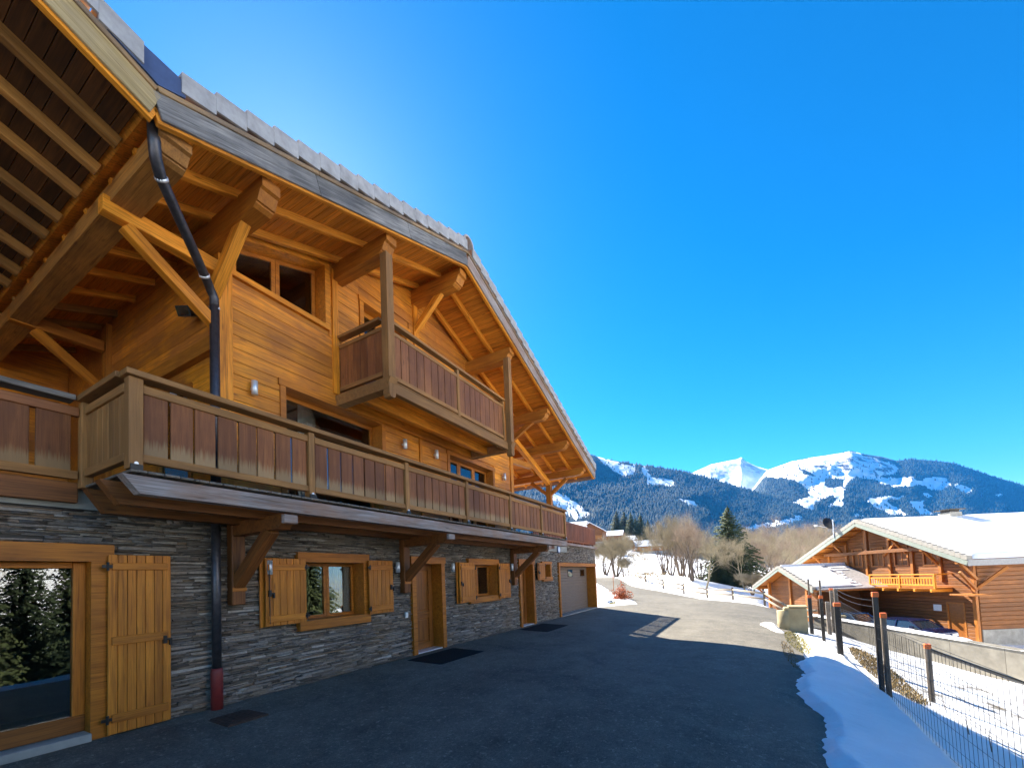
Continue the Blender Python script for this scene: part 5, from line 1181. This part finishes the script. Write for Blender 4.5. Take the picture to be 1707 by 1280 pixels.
NB().prism([(AD, AZR+.17), (AE1+.1, azb(AE1+.1)+.17), (AE1+.1, azb(AE1+.1)+.4), (AD, AZR+.4)], AL+.28, GL-.1, 'y').build('roof_snow', M_SNOW, AR)
AWL = NB().prism([(AE0+.9, -3.2), (AE1-.8, -3.2), (AE1-.8, azb(AE1-.8)+.1), (AD, AZR+.1), (AE0+.9, azb(AE0+.9)+.1)], AL+1.0, AL+1.12, 'y').build('wall', W_NEIGH, AX)
z = -3.1
while z < 1.2:
    lim = [d for d in np.arange(AE0+.9, AE1-.79, .1) if azb(d)+.05 > z+.2]
    if not lim: break
    nbeam('log', (lim[0], AL+.97, z+.1), (lim[-1], AL+.97, z+.1), .06, .195, W_NEIGH, AWL, c=.02); z += .2
for d in (AE0+.7, AD, AE1-.6):
    nbeam('purlin', (d, AL+.06, azb(d)-.12), (d, AL+1.2, azb(d)-.12), .2, .24, W_NEIGH2, AR, c=.03)
    if d != AD: nbeam('brace', (d, AL+.95, azb(d)-1.0), (d, AL+.25, azb(d)-.25), .13, .13, W_NEIGH2, AX)
nbeam('gable_post', (AD, AL+.9, -3), (AD, AL+.9, AZR-.2), .2, .16, W_NEIGH2, AX, (0, 1, 0)); nbeam('gable_post', (32.6, AL+.9, -3), (32.6, AL+.9, azb(32.6)-.1), .2, .16, W_NEIGH2, AX, (0, 1, 0)); nbeam('gable_post', (36.8, AL+.6, -3), (36.8, AL+.6, azb(36.8)-.1), .2, .2, W_FRAME, AX, (0, 1, 0))
NB().box(AE0+2.6, AE0+2.7, AL+1.1, GL, -3.2, .9).build('carport_back_wall', W_NEIGH, AX)
# satellite dish on the main verge
q0 = Vector((33.9, VL-.05, nzb(33.9)+.1)); SD = thing('satellite_dish', 'dark satellite dish on a mast at the left verge of the neighbour roof', 'satellite dish', tuple(RZ @ q0))
mb = NB(); mb.tube([q0, q0+Vector((0, 0, 1.5))], .035, 8); mb.build('mast', M_STEEL, SD)
V = [(0, 0, 0)]; Fq = []
R_ = .46
for i in range(1, 6):
    for k in range(20):
        a = 6.283*k/20; r = R_*i/5; V.append((r*math.cos(a), .35*(r/R_)**2*.5, r*1.12*math.sin(a)))
for k in range(20):
    Fq.append((0, 1+k, 1+(k+1) % 20))
    for i in range(4): Fq.append((1+i*20+k, 1+(i+1)*20+k, 1+(i+1)*20+(k+1) % 20, 1+i*20+(k+1) % 20))
me = bpy.data.meshes.new('dish'); me.from_pydata(V, [], Fq); me.materials.append(M_DARK); me.polygons.foreach_set('use_smooth', [True]*len(me.polygons)); me.update()
c = q0+Vector((.1, -.12, 1.3)); link('dish', me, None, SD, Matrix.Translation(RZ @ c) @ Matrix.Rotation(math.radians(-62), 4, 'Z') @ Matrix.Rotation(math.radians(-22), 4, 'X'))
mb = NB(); mb.tube([c+Vector((0, 0, -.5)), c+Vector((.5, -.75, -.18))], .018, 6); mb.build('feed_arm', M_STEEL, SD); NB().box(c.x+.45, c.x+.6, c.y-.9, c.y-.7, c.z-.24, c.z-.12).build('feed_horn', M_WHITEP, SD)
# low concrete wall along the lane with a cap of snow
LW = thing('lane_wall', 'low grey concrete wall capped with snow in front of the parked cars', 'wall', (*dl(20, 18.6), -2.8))
for a, b in zip(np.arange(8, 26.5, 2.0), np.arange(10, 28, 2.0)):
    zt = lambda d: -1.90+.030*(d-9)
    NB().prism([(a+.006, -3.6), (b-.006, -3.6), (b-.006, zt(b)), (a+.006, zt(a))], 18.45, 18.75, 'y').build('wall_panel', M_CONCW, LW)
n = 60; Dv = np.linspace(13.5, 26.2, 160); Lv = np.linspace(18.38, 18.82, 12); DD, LL = np.meshgrid(Dv, Lv, indexing='ij')
e = np.minimum(LL-18.38, 18.82-LL)/.22; th = np.clip((fbm(DD*.45, DD*0+2)-.36)*1.6+np.clip((DD-19)/5, -.4, .5), -.05, .11); ZZ = -1.90+.030*(DD-9)-.02+th*np.clip(e, 0, 1)**.5
q = DD[..., None]*FW+LL[..., None]*RT; link('snow_cap', gridmesh('snow_cap', q[..., 0], q[..., 1], ZZ, M_SNOW), None, LW)
# meter box on a post behind the wall
mq = dl(26.5, 20.5); mz = gz(*mq); MBX = thing('meter_cabinet', 'pale meter cabinet standing behind the lane wall beside the light blue car', 'cabinet', (*mq, mz))
bx('case', mq[0]-.3, mq[0]+.3, mq[1]-.25, mq[1]+.25, mz, mz+1.55, M_CONCY, MBX, .02); bx('lid', mq[0]-.33, mq[0]+.33, mq[1]-.28, mq[1]+.28, mz+1.55, mz+1.60, M_CONCY, MBX, .01)
# parked cars
M_TYRE = plain('tyre', (.015, .015, .015), .8); M_CGLASS = plain('car_glass', (.02, .03, .04), .06, 0, .1, 3, .9)
def car(label, depth, lat, head, col, L=4.1, H=1.48, hood=True):
    p = dl(depth, lat); z = gz(*p); M = Matrix.Translation((p[0], p[1], z)) @ Matrix.Rotation(head, 4, 'Z')
    t = thing('parked_car', label, 'car', (p[0], p[1], z), 0, 'parked cars'); paint = plain('paint_'+str(len(bpy.data.materials)), col, .22, .3, .05, 3, .6)
    a = L/2
    side = [(-a, .35), (-a+.05, .75), (-a+.15, .95), (-a+.95, 1.02) if hood else (-a+.4, 1.0), (a-.35, 1.0), (a-.05, .85), (a, .45), (a-.1, .25), (-a+.1, .25)]
    def loft(prof, ws, nm, mat, par):
        mb = MB(); n = len(prof); V = []
        rows = [(-1, .94), (-.86, 1.0), (.86, 1.0), (1, .94)]
        for sy, sc in rows:
            for (x, zz) in prof:
                w = ws(zz); V.append((x*(.985 if abs(sy) == 1 else 1), sy*w, .6+(zz-.6)*sc))
        F = [(i*n+k, i*n+(k+1) % n, (i+1)*n+(k+1) % n, (i+1)*n+k) for i in range(3) for k in range(n)]+[tuple(range(n-1, -1, -1)), tuple(3*n+k for k in range(n))]
        mb.add(V, F); return mb.build(nm, mat, par, False, M)
    body = loft(side, lambda z: .84 if z > .4 else .80, 'body', paint, t)
    bm = bmesh.new(); bm.from_mesh(body.data); bmesh.ops.bevel(bm, geom=bm.edges[:], offset=.05, segments=2, affect='EDGES', clamp_overlap=True); bm.to_mesh(body.data); bm.free(); body.data.polygons.foreach_set('use_smooth', [True]*len(body.data.polygons))
    cab = [(-a+.85, 1.0), (-a+1.55, H-.04), (-a+1.8, H), (a-.9, H-.02), (a-.55, H-.10), (a-.28, 1.0)]
    g = loft(cab, lambda z: .80-.16*(z-1.0)/(H-1), 'cabin_glass', M_CGLASS, t)
    rf = [(-a+1.50, H-.05), (-a+1.78, H+.012), (a-.9, H-.008), (a-.5, H-.09)]
    mb = MB(); n = len(rf)
    mb.add([(x, s*.67, zz) for s in (-1, 1) for x, zz in rf]+[(x, s*.67, zz-.06) for s in (-1, 1) for x, zz in rf], [(k, k+1, n+k+1, n+k) for k in range(n-1)]+[(2*n+k, 3*n+k, 3*n+k+1, 2*n+k+1) for k in range(n-1)]+[(k, 2*n+k, 2*n+k+1, k+1) for k in range(n-1)]+[(n+k, n+k+1, 3*n+k+1, 3*n+k) for k in range(n-1)])
    mb.build('roof', paint, t, False, M)
    for s in (-1, 1):
        for x0, z0, x1, z1 in ((-a+.83, 1.0, -a+1.55, H-.03), (.15, 1.0, .15, H-.02), (a-.27, 1.0, a-.52, H-.08)):
            mb = MB(); mb.bar((x0, s*.81, z0), (x1, s*.655, z1), .05, .06, (0, 1, 0)); mb.build('pillar', paint, t, False, M)
        for x in (-a+.8, a-.75):
            mb = MB(); mb.tube([(x, s*.66, .31), (x, s*.86, .31)], .31, 18); w = mb.build('wheel', M_TYRE, t, False, M); mb = MB(); mb.tube([(x, s*.861, .31), (x, s*.87, .31)], .19, 14); mb.build('rim', M_STEEL, w, False, M)
        MB().box(-a-.005, -a+.10, s*.45-.2, s*.45+.2, .62, .76).build('headlight', M_WHITEP, t, False, M); MB().box(a-.09, a+.005, s*.6-.12, s*.6+.12, .66, .90).build('tail_light', M_REDPIPE, t, False, M)
        MB().box(-a+1.15, -a+1.32, s*.86-.0, s*1.0, 1.0, 1.13).build('mirror', paint, t, False, M)
    return t
HEAD = math.atan2(FW[1], FW[0])
car('dark blue car under the neighbour gable, nose pointing right, behind the lane wall', 26.8, 25.0, HEAD+math.radians(8), (.006, .012, .055), 4.3, 1.45)
car('light blue small car behind the lane wall, partly hidden by fence posts', 29.8, 24.0, HEAD+math.radians(4), (.06, .22, .42), 3.9, 1.5)

# ------------------------------------------------------------------ village up the slope
def village(label, px, py, d, rot, w, l, h, rise, wallm, win=2, name='village_house', cat='house', group='village chalets up the slope'):
    q = at(px, py, d); t = thing(name, label, cat, tuple(map(float, q)), 0, group); M = Matrix.Translation(q) @ Matrix.Rotation(YAW+math.radians(rot), 4, 'Z')
    a, b = l/2, w/2
    MB().prism([(-b, -2), (b, -2), (b, h), (0, h+rise-.05), (-b, h)], -a, a, 'x').build('wall', wallm, t, False, M)
    MB().prism([(-b-.05, -2), (b+.05, -2), (b+.05, h*.40), (-b-.05, h*.40)], -a-.05, a+.05, 'x').build('plinth', M_CONC, t, False, M)
    o = .9; k = rise/b
    for s in (-1, 1):
        P = [(0, h+rise), (s*(b+o), h-k*o), (s*(b+o), h-k*o+.18), (0, h+rise+.18)]
        r = MB().prism(P, -a-o, a+o, 'x').build('roof', W_BRKT, t, False, M)
        P = [(0, h+rise+.19), (s*(b+o-.1), h-k*(o-.1)+.19), (s*(b+o-.1), h-k*(o-.1)+.46), (0, h+rise+.48)]
        MB().prism(P, -a-o+.15, a+o-.15, 'x').build('roof_snow', M_SNOW, r, False, M)
    for sx in (-1, 1):
        for i in range(win):
            for zf in ((.5,) if h < 4 else (.12, .58)):
                yy = (i-(win-1)/2)*w/(win+.6); mb = MB(); mb.box(sx*(a+.0), sx*(a+.07), yy-.5, yy+.5, h*zf+.1, h*zf+1.2); f = mb.build('window', W_FRAME, t, False, M); MB().box(sx*(a+.071), sx*(a+.085), yy-.4, yy+.4, h*zf+.2, h*zf+1.1).build('pane', M_CGLASS, f, False, M)
    for sy in (-1, 1):
        for i in range(3):
            xx = (i-1)*l/3.4; f = MB().box(xx-.5, xx+.5, sy*b, sy*(b+.07), h*.5, h*.5+1.1).build('window', W_FRAME, t, False, M); MB().box(xx-.4, xx+.4, sy*(b+.071), sy*(b+.085), h*.5+.1, h*.5+1.0).build('pane', M_CGLASS, f, False, M)
    bl = MB(); bl.box(-a-1.2, -a, -b, b, h*.48, h*.51); bl.box(-a-1.2, -a-1.12, -b, b, h*.53, h*.72); bl.build('balcony', W_NEIGH2, t, False, M)
    return t
village('snow-roofed chalet whose roof just clears the red terrace railing, nearest the balcony end', 956, 915, 150, 78, 8, 9, 7.0, 2.2, W_NEIGH2)
village('orange gabled chalet behind the red terrace railing, middle of three', 972, 917, 165, 8, 9, 10, 7.6, 2.8, W_NEIGH2)
village('brown chalet with a bright snow roof at the right end of the terrace railing', 990, 917, 150, -22, 8, 9, 6.6, 2.5, W_NEIGH)
village('small chalet with a snow roof half hidden by olive branches', 1021, 912, 190, 70, 8, 9, 5.0, 2.0, W_NEIGH)
village('barn with a flat-looking white snow roof below the dark spruces', 1042, 918, 215, 88, 8, 9.5, 5.2, 2.0, W_NEIGH, 2, 'barn', 'barn')
village('low orange barn with a long snow roof left of the bare tree clump', 1083, 925, 185, 86, 7, 12, 4.0, 2.2, W_NEIGH2, 2, 'barn', 'barn')

# ------------------------------------------------------------------ mountains
def forest_ground(name):
    m, nt, b = newmat(name); at_ = nt.nodes.new('ShaderNodeAttribute'); at_.attribute_name = 'snow'; geo = nt.nodes.new('ShaderNodeNewGeometry'); P = geo.outputs['Position']
    n = noise(nt, P, .012, 6, .65); f = mth(nt, 'ADD', at_.outputs['Fac'], mth(nt, 'MULTIPLY', mth(nt, 'SUBTRACT', n, .5), .5)); f = ramp(nt, [(.45, (0, 0, 0)), (.52, (1, 1, 1))], f)
    dk = ramp(nt, [(.3, (.010, .018, .013)), (.7, (.025, .036, .022))], noise(nt, P, .03, 4))
    at2 = nt.nodes.new('ShaderNodeAttribute'); at2.attribute_name = 'rock'
    rk = ramp(nt, [(.50, (0, 0, 0)), (.56, (1, 1, 1))], noise(nt, P, .009, 7, .7)); col = mixc(nt, f, dk, (.86, .87, .88)); col = mixc(nt, mth(nt, 'MULTIPLY', rk, at2.outputs['Fac']), col, (.10, .10, .11))
    nt.links.new(col, b.inputs['Base Color']); b.inputs['Roughness'].default_value = .8; b.inputs['Specular IOR Level'].default_value = .1
    bump(nt, b, noise(nt, P, .02, 5, .6), .6, 14); return m
M_MTN = forest_ground('mountain_ground'); M_FOREST = needle_mat('far_forest', (.004, .013, .012), (.013, .030, .024))
def tree_cones(Pts, H, name, label):
    n = len(Pts); k = 6; an = np.linspace(0, 2*np.pi, k, endpoint=False); V = np.empty((n, k+1, 3)); R = H*RNG.uniform(.17, .25, n)
    V[:, 0] = Pts; V[:, 0, 2] += H; ph = RNG.uniform(0, 6.28, n)
    for i in range(k):
        V[:, i+1, 0] = Pts[:, 0]+R*np.cos(an[i]+ph); V[:, i+1, 1] = Pts[:, 1]+R*np.sin(an[i]+ph); V[:, i+1, 2] = Pts[:, 2]+H*RNG.uniform(-.05, .12, n)
    base = np.arange(n)[:, None]*(k+1); F = np.concatenate([np.stack([base[:, 0], base[:, 0]+1+i, base[:, 0]+1+(i+1) % k], -1) for i in range(k)])
    return tag(link(name, fast_mesh(name, V.reshape(-1, 3), F, M_FOREST)), label, None, None, 'stuff')
def hill(name, sky_, base_y, d_top, d_base, nx, ny, amp, snow_fn, rock_fn, fs, back=1.3):
    sx = np.array([p[0] for p in sky_], float); sy = np.array([p[1] for p in sky_], float); cx = np.linspace(sx[0], sx[-1], nx); ts = np.concatenate([[-.35, -.15], np.linspace(0, 1, ny)])
    top = np.interp(cx, sx, sy); dt = np.interp(cx, sx, np.full(len(sx), d_top) if not hasattr(d_top, '__len__') else np.array(d_top, float))
    PXs = np.repeat(cx[None], len(ts), 0); T = np.repeat(ts[:, None], nx, 1); Tc = np.clip(T, 0, 1); PY = top[None]+(base_y-top[None])*Tc
    DEP = dt[None]+(d_base-dt[None])*Tc**.85
    DEP = DEP*(1+amp*(fbm(PXs/60+fs, PY/38+fs, 5)-.5)*np.clip(Tc*6, 0, 1)*np.clip((1-Tc)*6, 0, 1))
    W = np.empty((*PXs.shape, 3))
    for i in range(PXs.shape[0]):
        for j in range(nx): W[i, j] = at(PXs[i, j], PY[i, j], DEP[i, j])
    bk = T < 0; dirv = np.stack([FW[0]*np.ones_like(T), FW[1]*np.ones_like(T)], -1)
    W[..., :2] += dirv*np.where(bk, -T*2200, 0)[..., None]; W[..., 2] -= np.where(bk, -T*1100, 0)
    W[..., 2] += (fbm(PXs/9+fs, PY/9, 4)-.5)*.004*DEP*np.clip(Tc*3+.25, 0, 1)
    me = gridmesh(name, W[..., 0], W[..., 1], W[..., 2], M_MTN)
    S = snow_fn(PXs, PY); Rk = rock_fn(PXs, PY)
    for nm, arr in (('snow', S), ('rock', Rk)):
        a_ = me.attributes.new(nm, 'FLOAT', 'POINT'); a_.data.foreach_set('value', arr.astype(np.float32).ravel())
    o = tag(link(name, me), kind='structure'); return o, W, PXs, PY, S
def c8(pts): return [(960+x/4.267, 740+y/4.267) for x, y in pts]
def c4(pts): return [(1140+x/3.0106, 730+y/3.0106) for x, y in pts]
L1S = [c8([(160, 88), (240, 120), (330, 140), (425, 165), (430, 200), (380, 215), (330, 232), (270, 190), (200, 140)]), c8([(475, 165), (520, 165), (535, 230), (600, 240), (690, 250), (700, 295), (590, 300), (520, 285), (480, 220)]), c8([(715, 390), (800, 395), (860, 420), (865, 452), (790, 430)]), c8([(1195, 590), (1290, 572), (1420, 545), (1560, 520), (1690, 480), (1695, 505), (1580, 545), (1450, 580), (1330, 600), (1220, 612)]), [(905, 820), (935, 822), (962, 838), (985, 858), (960, 866), (930, 850)]]
def wob(X, Y, s=1.0): return X+(fbm(X/9, Y/6, 4)-.5)*16*s, Y+(fbm(X/7+40, Y/5, 4)-.5)*9*s
def l1snow(X, Y):
    a, b = wob(X, Y); r = np.zeros_like(X)
    for p in L1S: r = np.maximum(r, inpoly(a, b, p).astype(float))
    return r*.9+.05
L3F = c4([(410, 160), (540, 115), (700, 100), (840, 65), (910, 85), (1040, 130), (1085, 150), (1060, 178), (960, 192), (1000, 200), (1130, 195), (1200, 198), (1310, 195), (1312, 222), (1350, 238), (1280, 262), (1230, 250), (1180, 232), (1100, 246), (1040, 242), (940, 206), (870, 190), (830, 207), (802, 240), (800, 352), (720, 342), (765, 300), (750, 285), (660, 322), (645, 366), (600, 342), (545, 320), (640, 292), (600, 232), (520, 202), (400, 190)])
L3S = [L3F, c4([(930, 300), (1110, 290), (1090, 302), (1000, 312), (1130, 387), (1040, 387), (960, 340), (915, 325)]), c4([(1130, 320), (1200, 315), (1202, 350), (1255, 382), (1190, 386)]), c4([(1205, 276), (1245, 278), (1240, 297), (1212, 298)]), c4([(1365, 232), (1445, 248), (1442, 274), (1380, 270)]), c4([(1560, 282), (1605, 280), (1600, 290), (1565, 292)]), c4([(840, 372), (905, 392), (860, 392)]), c4([(800, 60), (905, 82), (880, 100), (700, 118), (560, 130), (560, 112)])]
L3D = [c4([(700, 198), (800, 205), (800, 242), (710, 248)]), c4([(575, 145), (655, 186), (640, 194), (580, 166)]), c4([(1095, 130), (1180, 150), (1200, 215), (1150, 205), (1120, 165)])]
L3R = c4([(620, 135), (720, 108), (870, 92), (1030, 95), (1085, 145), (1000, 188), (930, 182), (900, 150), (780, 165), (690, 160)])
def l3snow(X, Y):
    a, b = wob(X, Y, .7); r = np.zeros_like(X)
    for p in L3S: r = np.maximum(r, inpoly(a, b, p).astype(float))
    for p in L3D: r = np.where(inpoly(a, b, p), 0, r)
    return r*.9+.05
def l3rock(X, Y): a, b = wob(X, Y); return inpoly(a, b, L3R).astype(float)
SKY1 = [(700, 770), (800, 735), (880, 735), (940, 745), (985, 758), (1010, 765), (1050, 772), (1090, 778), (1130, 784), (1165, 792), (1220, 808), (1290, 828), (1335, 843), (1358, 852), (1375, 868), (1400, 890), (1440, 915)]
SKY3 = [(1225, 866), (1255, 836), (1266, 815), (1272, 797), (1278, 784), (1300, 776), (1320, 769), (1345, 763.5), (1372, 760), (1400, 755.5), (1419, 751.5), (1440, 757), (1470, 761), (1484, 765), (1495, 768), (1520, 765), (1560, 768), (1590, 772), (1620, 782), (1650, 792), (1680, 801), (1707, 809), (1760, 826), (1830, 850), (1950, 880), (2150, 900)]
SKY2 = [(1120, 800), (1150, 790), (1172, 780), (1185, 774), (1200, 771), (1215, 768), (1230, 765), (1236, 762), (1244, 769), (1258, 776), (1275, 781), (1300, 788), (1340, 800)]
zero = lambda X, Y: np.zeros_like(X)
o1, W1, X1, Y1, S1 = hill('forested_hill', SKY1, 985, 2600, 700, 260, 90, .16, l1snow, zero, 3.0)
o3, W3, X3, Y3, S3 = hill('mountain', SKY3, 985, 3500, 1000, 300, 110, .16, l3snow, l3rock, 11.0)
def l2snow(X, Y): return np.ones_like(X)
def l2rock(X, Y): return .55*(inpoly(X, Y, [(1172, 778), (1240, 768), (1275, 780), (1262, 792), (1235, 780), (1190, 800), (1165, 786)])).astype(float)
hill('snow_peak', SKY2, 960, 4400, 2300, 120, 60, .12, l2snow, l2rock, 23.0)
def scatter(W, S, n, hmin, hmax, name, label, ymin_rows=2, tmin=-1):
    ni, nj = S.shape; i = RNG.uniform(ymin_rows, ni-2, n); j = RNG.uniform(0, nj-1.01, n); i0 = i.astype(int); j0 = j.astype(int); fi = (i-i0)[:, None]; fj = (j-j0)[:, None]
    P = W[i0, j0]*(1-fi)*(1-fj)+W[i0+1, j0]*fi*(1-fj)+W[i0, j0+1]*(1-fi)*fj+W[i0+1, j0+1]*fi*fj
    s = np.maximum.reduce([S[i0, j0], S[i0+1, j0], S[i0, j0+1], S[i0+1, j0+1]]); keep = (s < .5) | (RNG.random(n) < .04); P = P[keep]
    return tree_cones(P, RNG.uniform(hmin, hmax, len(P)), name, label)
scatter(W1, S1, 60000, 10, 20, 'far_forest', 'blue-green conifer forest covering the left ridge')
scatter(W3, np.maximum(S3, l3rock(X3, Y3)*.9), 55000, 11, 23, 'far_forest', 'blue conifer forest on the right-hand mountain')

# ------------------------------------------------------------------ air
HZ = MB().box(-900, 7600, -6500, 6200, -80, 1500)
m = bpy.data.materials.new('haze'); m.use_nodes = True; nt = m.node_tree; nt.nodes.clear(); out = nt.nodes.new('ShaderNodeOutputMaterial'); pv = nt.nodes.new('ShaderNodeVolumePrincipled')
pv.inputs['Color'].default_value = (.04, .36, 1.0, 1); pv.inputs['Density'].default_value = 4.8e-5; pv.inputs['Anisotropy'].default_value = .2; nt.links.new(pv.outputs[0], out.inputs['Volume'])
hz = HZ.build('haze', m); tag(hz, 'thin blue mountain air', None, None, 'stuff')
